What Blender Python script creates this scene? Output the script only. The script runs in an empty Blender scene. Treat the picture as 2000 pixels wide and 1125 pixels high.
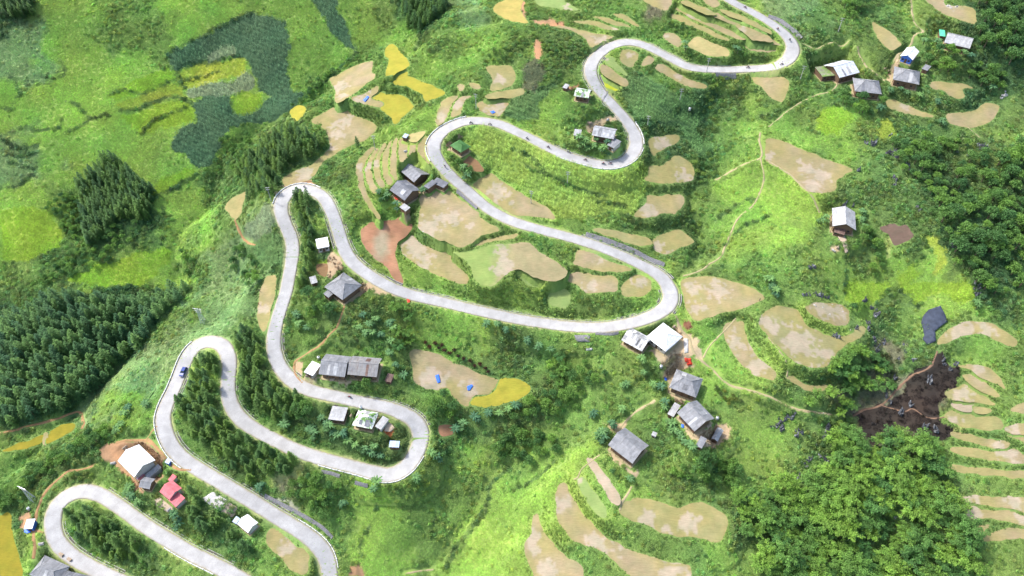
import bpy, bmesh, math, random
import numpy as np
from mathutils import Vector, Matrix, geometry
R = math.radians
rng = np.random.default_rng(7)
random.seed(7)
SC = bpy.context.scene
COL = SC.collection

# ------------------------------------------------------------------ camera, sky, sun, exposure
PITCH = R(48.0); FOC = 1450.0; CX, CY = 1000.0, 562.5
CAM = np.array([0.0, -200.7, 223.0])
cd = bpy.data.cameras.new('camera'); cam = bpy.data.objects.new('camera', cd); COL.objects.link(cam)
cam.location = CAM.tolist(); cam.rotation_euler = (R(90) - PITCH, 0, 0)
cd.sensor_width = 36.0; cd.lens = 36.0 * FOC / 2000.0; cd.clip_start = 1.0; cd.clip_end = 12000.0
SC.camera = cam
SUN_EL = 52.0; SUN_AZ = -62.0     # azimuth from +Y towards +X: the sun stands to the left and a little beyond
w = bpy.data.worlds.new("World"); SC.world = w; w.use_nodes = True
nt = w.node_tree; bg = nt.nodes['Background']
sky = nt.nodes.new('ShaderNodeTexSky'); sky.sky_type = 'NISHITA'; sky.sun_disc = False
sky.sun_elevation = R(SUN_EL); sky.sun_rotation = R(SUN_AZ); sky.air_density = 1.0; sky.dust_density = 3.0
nt.links.new(sky.outputs[0], bg.inputs[0]); bg.inputs[1].default_value = 0.15
sl = bpy.data.lights.new('sun', 'SUN'); sl.energy = 2.35; sl.angle = R(6.0); sl.color = (1.0, 0.975, 0.94)
so = bpy.data.objects.new('sun', sl); COL.objects.link(so)
az = R(SUN_AZ); el = R(SUN_EL)
sdir = Vector((math.sin(az) * math.cos(el), math.cos(az) * math.cos(el), math.sin(el)))
so.rotation_euler = sdir.to_track_quat('Z', 'Y').to_euler(); so.location = (-200, 100, 300)
SC.view_settings.view_transform = 'Standard'; SC.view_settings.look = 'None'
SC.view_settings.exposure = 1.17; SC.view_settings.gamma = 1.0

# ------------------------------------------------------------------ projection helpers
sp, cp = math.sin(PITCH), math.cos(PITCH)
def rays(px, py):
    px = np.asarray(px, float); py = np.asarray(py, float)
    a = (px - CX) / FOC; b = -(py - CY) / FOC
    # camera axes: right (1,0,0), up (0,sp,cp), forward (0,cp,-sp)
    return np.stack([a, b * sp + cp, b * cp - sp], -1)
def at_z(px, py, z):
    d = rays(px, py); t = (z - CAM[2]) / d[..., 2]
    return CAM + d * t[..., None]
def project(x, y, z):
    dx = x - CAM[0]; dy = y - CAM[1]; dz = z - CAM[2]
    f = dy * cp - dz * sp; u = dy * sp + dz * cp
    f = np.maximum(f, 1.0)
    return CX + FOC * dx / f, CY - FOC * u / f
def surf(px, py, hf, dz=0.0):
    d = rays(px, py); t = np.full(d.shape[:-1], 300.0)
    for _ in range(40):
        p = CAM + d * t[..., None]
        tn = (hf(p[..., 0], p[..., 1]) + dz - CAM[2]) / d[..., 2]
        t = t + 0.6 * (tn - t)
    return CAM + d * t[..., None]
OFF = {}
for i in range(4):
    OFF['A%d' % (i + 1)] = (500 * i, 0); OFF['B%d' % (i + 1)] = (500 * i, 275)
    OFF['C%d' % (i + 1)] = (500 * i, 550); OFF['D%d' % (i + 1)] = (500 * i, 825)
OFF['F'] = None
def P(k, s):
    a = np.array([float(v) for v in s.replace(',', ' ').split()]).reshape(-1, 2)
    if k == 'F': return a
    return a / 3.75 + np.array(OFF[k])

# smooth value noise
_T = rng.random((256, 256))
def vn(x, y, s, seed=0):
    x = np.asarray(x) / s + seed * 17.31; y = np.asarray(y) / s + seed * 9.77
    xi = np.floor(x).astype(int); yi = np.floor(y).astype(int); fx = x - xi; fy = y - yi
    fx = fx * fx * (3 - 2 * fx); fy = fy * fy * (3 - 2 * fy)
    a = _T[xi & 255, yi & 255]; b = _T[(xi + 1) & 255, yi & 255]; c = _T[xi & 255, (yi + 1) & 255]; d = _T[(xi + 1) & 255, (yi + 1) & 255]
    return (a * (1 - fx) + b * fx) * (1 - fy) + (c * (1 - fx) + d * fx) * fy - 0.5
def inpoly(x, y, P_):
    r = np.zeros(np.shape(x), bool); n = len(P_)
    for i in range(n):
        x1, y1 = P_[i]; x2, y2 = P_[(i + 1) % n]
        if y1 == y2: continue
        c = ((y1 > y) != (y2 > y)) & (x < (x2 - x1) * (y - y1) / (y2 - y1) + x1)
        r ^= c
    return r
def distpoly(x, y, P_, closed=True):
    d = np.full(np.shape(x), 1e9); n = len(P_)
    for i in range(n if closed else n - 1):
        x1, y1 = P_[i]; x2, y2 = P_[(i + 1) % n]
        ex, ey = x2 - x1, y2 - y1; L = ex * ex + ey * ey + 1e-9
        t = np.clip(((x - x1) * ex + (y - y1) * ey) / L, 0, 1)
        d = np.minimum(d, np.hypot(x - x1 - t * ex, y - y1 - t * ey))
    return d
def spline(pts, n=6, closed=False):
    pts = np.asarray(pts, float); N = len(pts); out = []
    for i in range(N if closed else N - 1):
        if closed: p0, p1, p2, p3 = pts[i - 1], pts[i], pts[(i + 1) % N], pts[(i + 2) % N]
        else: p0, p1, p2, p3 = pts[max(i - 1, 0)], pts[i], pts[i + 1], pts[min(i + 2, N - 1)]
        for k in range(n):
            t = k / n
            out.append(0.5 * ((2 * p1) + (-p0 + p2) * t + (2 * p0 - 5 * p1 + 4 * p2 - p3) * t * t + (-p0 + 3 * p1 - 3 * p2 + p3) * t ** 3))
    if not closed: out.append(pts[-1])
    return np.array(out)
def resample(pts, step):
    pts = np.asarray(pts, float); s = np.r_[0, np.cumsum(np.hypot(*np.diff(pts[:, :2], axis=0).T))]
    m = max(2, int(s[-1] / step) + 1); q = np.linspace(0, s[-1], m)
    return np.stack([np.interp(q, s, pts[:, k]) for k in range(pts.shape[1])], 1)
def s2l(c):  # sRGB 0-255 to linear
    return tuple((v / 255 / 12.92) if v / 255 <= 0.04045 else ((v / 255 + 0.055) / 1.055) ** 2.4 for v in c)
# ------------------------------------------------------------------ layout data (surveyed outlines)
ROADS = {
'road': (P('F', '''1380,-40 1425,0 1470,24 1510,48 1538,72 1549,95 1540,115 1518,128 1488,133 1400,136 1347,131 1307,112 1267,92 1240,83 1213,83 1187,93 1163,112 1153,133 1157,155
1173,179 1197,205 1221,232 1237,256 1243,277 1240,293 1227,310 1208,319 1187,322 1160,319 1107,304 1067,286 1040,272 1000,253 975,242 940,236
908,237 881,247 860,261 847,280 849,302 865,326 887,350 908,368 932,390 959,411 1000,432 1053,448 1107,462 1160,478 1213,499 1253,518
1283,534 1301,552 1310,575 1309,590 1297,604 1275,617 1240,629 1200,637 1160,640 1107,637 1053,630 1000,621 927,605 860,589 807,577
767,563 740,549 713,532 687,510 671,483 660,448 649,416 633,387 612,373 588,368 567,374 553,387 548,408 556,435 568,462 572,488 569,515 564,542
559,568 548,603 537,643 534,675 540,702 553,726 575,747 607,763 660,775 713,787 753,795 783,806 807,819 820,838 821,862 812,886
795,911 772,925 753,928 727,922 687,911 633,897 580,880 540,861 500,840 469,817 451,790 445,763 446,737 448,710 443,686 429,671 408,667
387,673 371,689 360,710 349,737 338,763 325,790 318,815 321,838 331,865 352,892 387,916 427,940 467,964 500,984 540,1009 580,1033 612,1056
633,1080 641,1102 644,1125 646,1170'''), 5.4),
'lower_road': (P('F', '''500,1150 464,1127 416,1102 373,1081 333,1057 288,1030 253,1004 219,980 192,965 165,959 139,965 117,980 105,1001 103,1025 109,1052 125,1073 149,1092 187,1113 227,1132 290,1162'''), 5.2),
}
# control points for the lie of the land: px, py, height offset from the even slope
RELIEF = [
 (840,20,-18),(740,90,-24),(620,180,-30),(500,260,-33),(400,400,-36),(340,560,-36),(250,680,-32),(150,780,-28),(40,870,-24),(0,1000,-16),
 (0,0,-12),(200,0,-14),(400,0,-16),(600,0,-17),(0,200,-20),(200,200,-24),(400,200,-28),(0,400,-28),(200,400,-32),(0,560,-29),(100,680,-24),(560,80,-22),(740,0,-18),
 (440,540,-26),(380,640,-20),(300,740,-16),(550,400,-4),(540,600,-3),(420,680,-3),(320,820,-4),(200,900,-8),(100,1050,-8),(30,1080,-13),
 (700,560,0),(640,380,2),(850,280,0),(760,170,-10),(660,250,-14),(600,330,-12),(900,60,-4),(1000,150,0),(1100,100,3),(1150,250,2),(1000,340,0),(1000,500,2),(1200,560,2),
 (1240,200,-1),(1400,60,4),(1560,80,4),(1440,190,-8),(1390,260,-10),(1370,350,-10),(1360,480,-9),(1330,600,0),
 (1500,300,2),(1560,450,3),(1700,200,3),(1900,60,8),(1990,200,2),(1800,350,4),(1900,450,9),(1990,600,6),
 (1560,640,7),(1450,700,2),(1720,660,-8),(1700,800,-10),(1850,700,0),(1990,800,2),(1950,1000,-1),
 (1290,640,1),(1200,700,-5),(1060,740,-10),(950,800,-9),(1000,900,-13),(900,1000,-12),(830,1100,-14),(1100,850,-7),(700,700,-1),(750,860,0),(650,950,-3),(760,1000,-5),
 (1230,860,1),(1380,850,1),(1180,960,4),(1350,1030,5),(1120,1060,3),(1500,900,-2),(1600,1000,-6),(1750,1100,-10),(1800,950,-7),(500,1100,-1),(400,1000,-2),(300,1080,-5),
]
# level terraces: (crop key, outline, kind, straw patches [x,y,r in the same units])
FIELDS = [
('A2','1000,320 1035,345 1060,385 1115,440 1125,475 1095,505 1040,525 1010,550 985,545 940,560 955,500 970,450 945,400 945,365 970,335','rice',[]),
('A2','1100,520 1125,560 1200,590 1300,630 1365,670 1380,690 1320,720 1240,745 1225,700 1170,660 1100,635 995,620 1020,580 1020,555 1050,535','rice',[]),
('A2','895,675 960,690 1050,695 1110,725 1140,765 1160,785 1100,840 1010,915 985,860 940,815 905,795 935,770 920,745 850,715','rice',[]),
('A2','700,715 800,680 890,625 893,672 845,716 918,748 930,772 900,793 830,775 760,755 715,740','tan',[(770,700,55)]),
('A2','835,450 860,470 850,520 865,570 800,620 730,680 590,755 580,650 540,600 550,570 600,545 700,490','tan',[(600,640,60),(640,700,30)]),
('A2','250,800 330,770 360,790 350,840 320,870 290,890 270,860','rice',[]),
('F','663,205 687,224 713,232 737,247 727,261 713,275 695,280 671,291 633,315 615,342 588,358 559,363 553,350 580,331 607,323 633,299 644,283 641,272 633,251 607,237 625,224','tan',[(672,240,16),(662,262,12),(592,340,13),(640,290,10)]),
('F','965,15 985,0 1010,-12 1022,-5 1018,22 1032,45 1005,42 975,30','ripe',[]),
('F','950,132 975,128 1000,131 1008,150 1003,165 985,172 965,178 958,172 963,155','olive',[(976,155,9)]),
('A2','1370,730 1440,710 1480,705 1430,770 1400,860 1350,915 1315,905 1320,860 1340,790','tan',[(1350,860,35)]),
('A2','1480,720 1590,700 1540,730 1510,790 1500,840 1435,855 1440,790','tan',[(1480,770,40)]),
('A2','1640,740 1845,735 1835,790 1775,855 1640,815','tan',[(1740,790,50)]),
('A2','1690,690 1875,655 1960,650 1970,690 1875,715 1700,720','olive',[]),
('A2','1470,615 1530,625 1520,660 1480,670','tan',[]),('A2','1565,600 1640,620 1630,655 1570,640','tan',[]),
('A2','1110,985 1235,962 1220,1000 1180,1035 1120,1030','straw',[]),
('B2','735,170 800,95 860,45 880,60 820,120 780,200 790,300 810,380 860,480 915,560 890,572 800,450 740,290','tan',[(760,190,30)]),
('B2','796,205 838,115 885,55 902,68 862,130 845,200 860,290 885,370 855,385 812,300','tan',[(810,190,28)]),
('B2','862,180 895,85 932,25 952,35 918,115 905,200 930,300 945,330 908,345 875,270','tan',[(880,170,25)]),
('B2','922,150 950,60 985,5 1005,10 975,100 970,200 990,270 1002,310 960,325 930,230','tan',[]),
('B2','985,130 1000,50 1025,-20 1045,-15 1030,80 1030,160 1035,250 1035,290 1008,292 985,220','tan',[]),
('B2','1050,20 1060,-20 1115,-20 1110,90 1120,140 1060,160 1045,100','tan',[]),
('B2','1130,20 1140,-20 1180,-25 1170,70 1185,145 1150,130 1125,80','tan',[]),
('B2','1195,0 1200,-30 1248,-30 1250,90 1272,175 1240,165 1190,140 1185,60','tan',[]),
('A3','160,0 150,-30 330,-30 400,18 480,65 430,75 330,65 200,40','moss',[(400,50,30)]),
('A3','310,190 420,200 560,235 750,270 700,305 590,350 560,320 530,280 450,230','tan',[(640,290,40)]),
('A3','430,155 560,150 720,190 790,215 700,220 560,180','olive',[(750,205,28)]),('A3','590,125 700,130 860,195 830,202 700,165','olive',[]),('A3','730,105 830,110 930,185 890,187 800,140','olive',[]),
('A3','940,-30 1165,-30 1150,60 1100,75 1000,25','tan',[]),
('A3','1250,8 1300,8 1500,100 1430,107 1350,70 1240,25','olive',[(1460,60,30)]),('A3','1380,-20 1480,-20 1525,38 1460,50','tan',[]),
('A3','1190,60 1280,70 1400,120 1560,200 1710,290 1640,287 1500,220 1330,140 1230,90','tan',[(1330,120,40)]),
('A3','1168,100 1250,120 1370,180 1500,240 1600,297 1540,292 1400,230 1250,170 1170,125','olive',[]),
('A3','1510,95 1670,165 1640,190 1580,165 1480,125','tan',[]),('A3','1660,182 1875,265 1900,310 1760,292 1640,202','tan',[(1700,215,30)]),
('A3','1530,65 1650,100 1875,215 1900,250 1875,248 1700,168 1540,88','olive',[]),
('A3','1350,265 1420,290 1590,365 1570,415 1440,405 1300,345 1310,300','straw',[]),
('A3','1110,245 1180,245 1250,295 1230,345 1180,330 1110,280','tan',[(1130,265,15)]),
('A3','1710,325 1875,345 1930,375 1875,388 1700,355','tan',[]),('A4','0,265 90,330 50,332 -5,308','tan',[]),
('A3','800,370 870,360 930,400 900,460 860,495 790,440','olive',[(870,410,30)]),('A3','680,430 740,415 780,470 850,545 830,555 730,500 690,460','moss',[(700,440,20)]),
('A3','655,480 700,490 780,550 865,605 812,635 700,570 650,530','tan',[]),('A3','652,545 720,595 803,642 760,675 690,640 655,590','lime',[]),
('A3','945,470 990,405 1050,440 970,485','tan',[]),('A3','1045,490 1110,470 1200,530 1330,590 1430,630 1390,655 1260,620 1130,560 1050,515','tan',[(1220,560,30)]),
('F','1462,148 1500,147 1527,150 1541,160 1537,181 1527,201 1513,195 1500,184 1480,167','tan',[]),
('F','1268,272 1320,262 1328,273 1313,284 1292,294 1282,300 1276,305 1268,295','olive',[(1295,281,12)]),
('B3','1015,190 1100,175 1200,110 1300,150 1325,200 1330,270 1300,295 1150,308 975,300 1000,240','olive',[(1260,255,50)]),
('B3','990,405 1080,400 1190,390 1260,410 1255,460 1200,530 1150,540 1080,530 1030,560 960,565 890,545 960,480 985,440','tan',[(1000,520,45)]),
('B3','600,645 700,645 830,670 960,700 1025,730 1010,765 900,760 780,725 620,670','olive',[]),
('B3','1030,720 1110,680 1200,645 1260,670 1320,720 1310,750 1220,790 1130,835 1070,815 1030,790','olive',[(1075,780,50)]),
('F','959,338 932,352 924,363 948,382 969,400 993,416 1027,421 1067,427 1085,426 1075,411 1053,398 1016,375 1000,367 978,350','tan',[(973,376,16),(1000,395,8)]),
('B3','500,800 600,820 700,880 870,930 850,955 700,965 560,935 440,910 450,870','tan',[(645,870,32)]),
('B3','400,1000 470,965 620,980 760,1000 770,1060 760,1100 600,1117 520,1110 470,1060 390,1030','tan',[(570,1085,50)]),
('F','1243,536 1262,541 1271,553 1270,566 1255,577 1235,580 1218,578 1213,565 1225,548','olive',[(1250,552,13)]),
('B3','30,950 80,950 240,1050 220,1075 130,1060 60,1010','moss',[]),
('F','886,493 930,490 960,478 1000,475 1035,477 1050,490 1075,505 1107,528 1105,545 1070,548 1040,540 1020,525 1005,525 985,540 965,558 948,560 930,548 920,520 905,505','mixed',[(982,491,13),(980,519,18)]),
('C3','260,120 300,60 370,50 420,90 430,140 400,190 300,180','moss',[]),
('B2','765,680 780,640 830,600 890,585 1000,580 1060,560 1080,600 1110,620 1130,560 1140,640 1120,680 1050,740 1025,810 1040,900 1080,1010 1075,1060 1030,1040 960,930 890,880 830,820 780,740','clay',[]),
('B2','1200,380 1320,350 1430,370 1500,440 1620,510 1650,570 1780,640 1780,665 1650,700 1560,760 1500,780 1400,750 1290,700 1190,640 1180,600 1200,500','tan',[(1420,570,55),(1260,630,70),(1380,450,25),(1560,630,25)]),
('B2','1060,740 1140,690 1200,740 1300,790 1420,830 1430,880 1530,950 1565,1010 1540,1055 1450,1030 1320,980 1220,930 1130,870 1070,820','tan',[(1140,780,80),(1250,870,60)]),
('B2','1600,772 1700,722 1875,680 1920,690 1875,712 1740,737 1640,772','tan',[]),
('B2','1500,140 1560,105 1670,210 1610,225','clay2',[]),
('F','527,537 540,540 540,560 535,590 528,610 523,640 515,648 505,632 503,600 507,570 517,545','tan',[(518,600,9)]),
('B1','1660,460 1800,370 1780,470 1760,540 1720,580 1680,540','tan',[]),
('A4','765,155 830,195 920,250 970,320 960,340 900,370 850,340 800,270 770,210','tan',[]),
('A4','1140,0 1130,-30 1290,-30 1300,40 1500,55 1520,175 1460,165 1300,110 1220,60','tan',[(1350,30,50)]),
('A4','1200,600 1400,610 1510,640 1430,650 1440,710 1350,715 1280,660 1210,660','tan',[]),
('A4','880,730 1030,770 1130,820 1220,850 1170,862 1000,830 870,780','tan',[(1000,780,30)]),
('A4','1325,835 1480,820 1560,770 1620,755 1700,785 1640,880 1560,920 1450,935 1330,910','tan',[]),
('F','1500,270 1535,278 1580,296 1615,312 1649,322 1665,331 1660,339 1633,350 1632,371 1607,378 1572,371 1548,347 1527,331 1500,318 1492,305 1495,285','tan',[(1572,328,15),(1600,345,18),(1585,365,14),(1505,305,8)]),
('B4','830,630 920,610 960,630 1010,615 1050,660 1065,700 1020,740 930,765 890,720 870,680 840,660','soil',[]),
('F','1333,545 1384,541 1427,549 1467,562 1488,576 1490,587 1460,600 1430,607 1400,615 1367,627 1350,618 1338,600 1334,570','tan',[(1355,565,14),(1400,570,18),(1360,600,14)]),
('F','1485,620 1500,606 1516,597 1537,598 1561,611 1569,630 1588,643 1620,657 1644,657 1687,638 1689,654 1657,670 1633,691 1617,710 1593,720 1559,710 1532,689 1513,670 1497,655 1484,638','olive',[(1560,672,32),(1500,632,18),(1610,690,12)]),
('C4','270,190 350,150 480,160 570,190 600,240 560,320 450,310 340,260','tan',[(400,200,60),(540,220,40)]),
('F','1412,638 1427,627 1451,625 1453,646 1464,670 1480,699 1500,713 1516,728 1510,741 1495,739 1472,734 1448,715 1427,683 1413,657','tan',[(1440,668,18),(1480,718,18)]),
('C4','135,690 200,700 260,740 350,750 440,765 430,800 350,805 240,780 140,720','tan',[]),
('C4','1240,430 1300,370 1420,300 1510,285 1620,295 1700,350 1820,420 1820,470 1770,480 1690,450 1560,390 1460,390 1350,430 1250,465','tan',[(1430,360,80),(1600,360,60)]),
('C4','1370,620 1450,600 1550,610 1650,660 1750,780 1700,770 1600,720 1530,690 1480,640','tan',[(1540,650,40)]),
('C4','1420,690 1490,680 1580,720 1640,780 1710,840 1660,845 1560,800 1430,710','tan',[]),
('C4','1290,820 1330,790 1450,755 1520,770 1600,850 1680,910 1510,883 1400,880 1320,860','olive',[(1420,830,60)]),
('C4','1330,892 1500,890 1490,950 1400,945','straw2',[]),('C4','1505,922 1600,925 1640,950 1560,970 1500,955','tan',[]),
('C4','1300,1000 1350,948 1500,972 1680,990 1720,1050 1710,1090 1500,1075 1400,1050','olive',[(1360,1030,40)]),
('C4','1780,930 1875,890 1960,880 1960,960 1800,960','tan',[]),('C4','1740,1060 1875,1030 1960,1020 1960,1125 1875,1125 1750,1110','tan',[(1800,1080,60)]),
('D4','1340,70 1450,80 1600,120 1770,140 1760,185 1650,190 1500,150 1350,110','tan',[(1690,160,50)]),
('D4','1745,90 1875,60 1960,60 1960,170 1875,160 1820,120','tan',[]),
('D4','1345,185 1500,190 1650,210 1800,200 1875,245 1960,260 1960,310 1700,280 1500,255 1340,220','tan',[(1750,230,60)]),
('D4','1320,305 1450,315 1700,340 1960,365 1960,420 1650,390 1450,370 1330,345','tan',[]),
('D4','1380,545 1550,540 1960,555 1960,665 1875,655 1780,630 1600,605 1500,598 1400,580','tan',[(1800,590,60),(1480,565,50)]),
('D4','1430,620 1500,617 1600,640 1750,642 1875,680 1960,690 1960,760 1875,755 1740,720 1600,700 1480,720','tan',[(1530,660,50),(1850,700,40)]),
('D4','1510,800 1560,750 1620,745 1600,790 1540,840','tan',[]),('D4','1560,870 1680,780 1780,765 1960,785 1960,860 1750,850 1600,885','tan',[]),
('D3','555,275 590,265 640,330 720,440 790,530 795,590 770,610 720,570 660,490 600,390','straw2',[(680,440,50)]),
('D3','470,420 520,405 570,470 640,570 695,650 680,710 620,680 560,590 500,490','moss',[(495,430,20)]),
('D3','355,450 400,450 430,520 500,640 600,750 700,850 850,930 1000,980 1150,1020 1290,1040 1320,1080 1310,1135 1290,1200 950,1180 860,1110 700,980 560,900 440,860 360,760 315,620 320,540','tan',[(370,600,50),(650,890,85),(1170,1090,80)]),
('D3','160,690 205,690 230,780 300,890 400,980 520,1050 525,1100 500,1190 190,1190 130,1040 100,900 140,800','tan',[(140,890,60),(260,1080,60)]),
('D3','790,620 840,575 940,545 1050,570 1220,620 1330,590 1420,600 1560,680 1570,780 1540,860 1480,880 1350,850 1150,820 950,750 800,680','olive',[(1290,740,65),(1000,700,60),(1130,760,40)]),
('D2','75,830 120,780 180,810 280,890 370,950 390,1000 385,1080 330,1115 250,1080 160,980 90,900','tan',[(210,930,50)]),
('F','799,689 815,682 847,689 887,707 940,731 975,745 964,758 953,769 921,777 916,792 900,790 881,774 873,758 839,761 809,745 804,715','tan',[(850,740,20),(918,757,14),(830,735,10)]),
('F','976,742 1000,738 1020,742 1036,756 1030,770 1005,782 970,792 920,792 924,779 956,771 967,759','rice',[]),
('F','856,830 886,832 880,848 860,851','clay',[]),
('F','-20,1010 0,1008 18,1003 25,1040 42,1100 44,1130 42,1160 -20,1160','rice2',[]),
('D1','360,75 450,20 540,0 540,50 460,100 350,155 340,120','rice2',[]),('D1','20,210 50,190 305,98 305,158 100,210','rice2',[]),('D1','312,90 352,82 348,158 312,160','tan',[]),
('B2','445,908 522,903 522,1000 470,985 445,960','clay2',[]),
]
# things painted by what grows there: (key, outline, colour srgb, soft px, kind)
MAIZE, RICE, DIRT = 1, 2, 3
PAINT = [
('F','325,112 345,96 373,80 437,51 480,29 505,24 533,35 563,45 567,95 563,130 568,165 575,182 555,192 540,190 505,180 500,160 488,135 478,115 440,112 408,119 373,129 342,138 330,125','maize_dark'),
('F','375,200 400,190 447,187 455,215 470,222 505,215 520,190 575,182 600,180 570,215 540,235 500,240 450,250 430,290 405,325 385,330 360,305 335,290 337,265 355,250 385,235 378,215','maize_dark'),
('A2','390,-30 590,-30 620,100 660,150 690,240 745,370 730,385 640,320 570,240 520,180 510,130 430,60','maize_dark'),
('A1','1515,460 1540,400 1700,320 1760,400 1600,440 1530,475','maize_grey'),('A1','1370,660 1480,620 1720,590 1750,530 1810,510 1870,600 1860,650 1680,700 1560,710 1400,720','maize_grey'),
('A1','1290,520 1500,460 1780,420 1810,490 1730,560 1500,620 1350,655 1320,600','yellow'),
('A1','1050,560 1230,500 1280,540 1300,592 1180,620 1040,680 900,740 800,700 900,640','yellowish'),
('A1','900,750 1040,695 1180,635 1310,605 1370,700 1200,712 1000,790 880,805 850,775','gold'),
('A1','880,850 1100,790 1280,745 1400,770 1430,870 1300,930 1150,960 1050,980 960,930','yellowish'),
('F','450,187 485,180 510,185 512,205 490,222 462,220','yellowish'),
('F','905,255 950,245 1000,262 1060,290 1110,312 1160,332 1215,338 1255,322 1265,330 1258,385 1235,420 1180,415 1130,430 1090,430 1075,405 1010,365 960,335 925,300 905,285','maize_lime'),
('A3','870,560 960,560 1150,640 1330,700 1320,790 1400,840 1400,900 1330,960 1370,1000 1480,1060 1500,1200 1400,1180 1300,1060 1200,900 1000,880 900,850 830,760 780,680','maize_mid'),
('A3','0,730 180,650 330,580 350,640 200,740 190,900 -80,860','maize_mid'),
('F','500,418 515,400 535,395 540,430 530,455 500,475 475,462 482,440','maize_grey'),
('F','450,490 500,470 540,450 558,480 550,520 520,520 480,500','maize_mid'),
('B1','1140,300 1400,180 1425,230 1400,290 1200,380 1130,400','yellowish'),('B1','480,1020 660,940 900,860 1100,790 1260,800 1240,880 1060,1060 700,1070','yellowish'),
('B1','0,880 0,500 300,480 480,690 440,790 250,860','yellowish'),
('B2','430,540 520,540 540,650 430,650','maize_lime'),('B2','430,800 550,790 550,860 440,870','maize_mid'),('B2','440,870 540,865 530,900 450,905','yellowish'),
('C4','560,0 560,150 760,160 930,40 900,0','yellowish'),('C4','950,0 1080,100 1060,180 1250,60 1420,150 1530,110 1480,0','yellowish'),
('B4','1165,700 1220,690 1300,800 1330,870 1250,980 1220,960 1240,850 1180,760','gold'),('B4','960,960 1060,920 1120,960 1000,1050 1070,1090 1060,1130 950,1080','yellowish'),
('A4','800,900 900,880 940,960 900,1010 800,990','gold'),('A4','400,780 560,770 620,860 500,1000 330,960','yellowish'),
('C4','620,980 830,905 1040,700 1240,510 1290,600 1400,680 1400,740 1290,820 1310,900 1290,990 1340,1060 1310,1125 1200,1180 1100,1125 1000,1100 860,1110 800,1220 700,1150 640,1050','burnt'),
('C4','700,560 820,500 900,560 950,650 960,740 900,800 860,650','scrub_dark'),
('D1','720,180 850,140 1050,128 1130,190 1200,260 1190,400 1050,520 990,500 950,410 850,330 730,250','dirt_red'),
('D1','140,670 210,650 240,700 240,800 180,815 135,760','dirt_red'),
('C3','960,510 1050,500 1180,430 1210,290 1270,380 1370,420 1385,500 1400,580 1360,590 1330,520 1300,560 1340,640 1230,640 1150,780 1200,860 1250,880 1160,830 1110,700 1100,620 1010,540','dirt'),
('C3','1160,780 1280,860 1240,905 1190,880','dirt'),('C3','1200,960 1290,1080 1450,1080 1590,1040 1620,1110 1560,1125 1400,1200 1290,1125 1280,1080','dirt'),
('D3','1270,60 1420,40 1560,0 1600,70 1620,90 1580,130 1480,190 1400,160 1310,120','dirt'),('D3','740,80 640,0 850,0 780,90','dirt'),('D3','700,190 790,280 850,350 900,360 1000,280 880,420 800,330 690,250','dirt'),
('C2','320,740 410,690 470,700 560,700 700,720 700,760 560,720 470,720 400,760 340,760','dirt'),('C2','290,600 350,580 350,660 330,720','dirt'),
('C2','640,130 760,30 830,0 960,60 960,110 870,110 830,60 790,110 690,155','dirt'),
('C2','800,0 870,40 1000,70 1060,90 1000,110 900,60','dirt'),
('B2','520,860 560,800 620,850 640,930 580,980 540,1010 520,960','dirt'),
('B2','200,270 470,300 450,320 200,330','dirt_red'),('B2','130,380 200,330 250,320 160,390','dirt'),
('A3','160,300 230,290 230,400 200,460 165,410','dirt_red'),('A3','60,0 100,0 110,130 80,130','dirt_red'),('A3','130,150 280,120 380,170 370,195 180,180','dirt_red'),
('A3','80,440 200,430 250,540 170,680 50,670 100,560','scrub_brown'),
('C2','930,1080 960,1040 1030,1080 1020,1110 960,1130','clay_paint'),
('D2','680,1060 780,1030 810,1130 690,1130','dirt_red'),('D2','200,380 340,280 360,340 250,470 100,470 90,420','dirt_thin'),
('A4','860,560 900,500 950,390 970,400 930,560 890,610','dirt'),('A4','440,560 560,560 700,530 740,510 620,560 520,600','dirt'),
('A3','550,900 770,840 790,850 780,880 600,960 560,1000 520,940','dirt'),('A3','390,660 490,590 470,640 440,670','dirt_red'),
('A2','1390,1060 1480,980 1520,1010 1410,1110','dirt'),('B2','1190,330 1400,330 1320,350 1230,390 1180,400','dirt'),
('B2','1060,540 1130,530 1120,600 1090,600','dirt'),('C3','1150,560 1200,540 1100,690 1050,720 1100,640','dirt_thin'),('D4','1340,20 1500,30 1420,60 1340,60','dirt_thin'),
('B4','860,700 920,700 910,860 870,860','dirt_thin'),('B4','460,760 530,760 520,810 480,810','dirt'),
('C3','1240,270 1310,290 1350,340 1290,360 1250,310','soil'),
('D2','60,540 170,560 320,620 380,690 260,640','gravel'),
]
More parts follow.
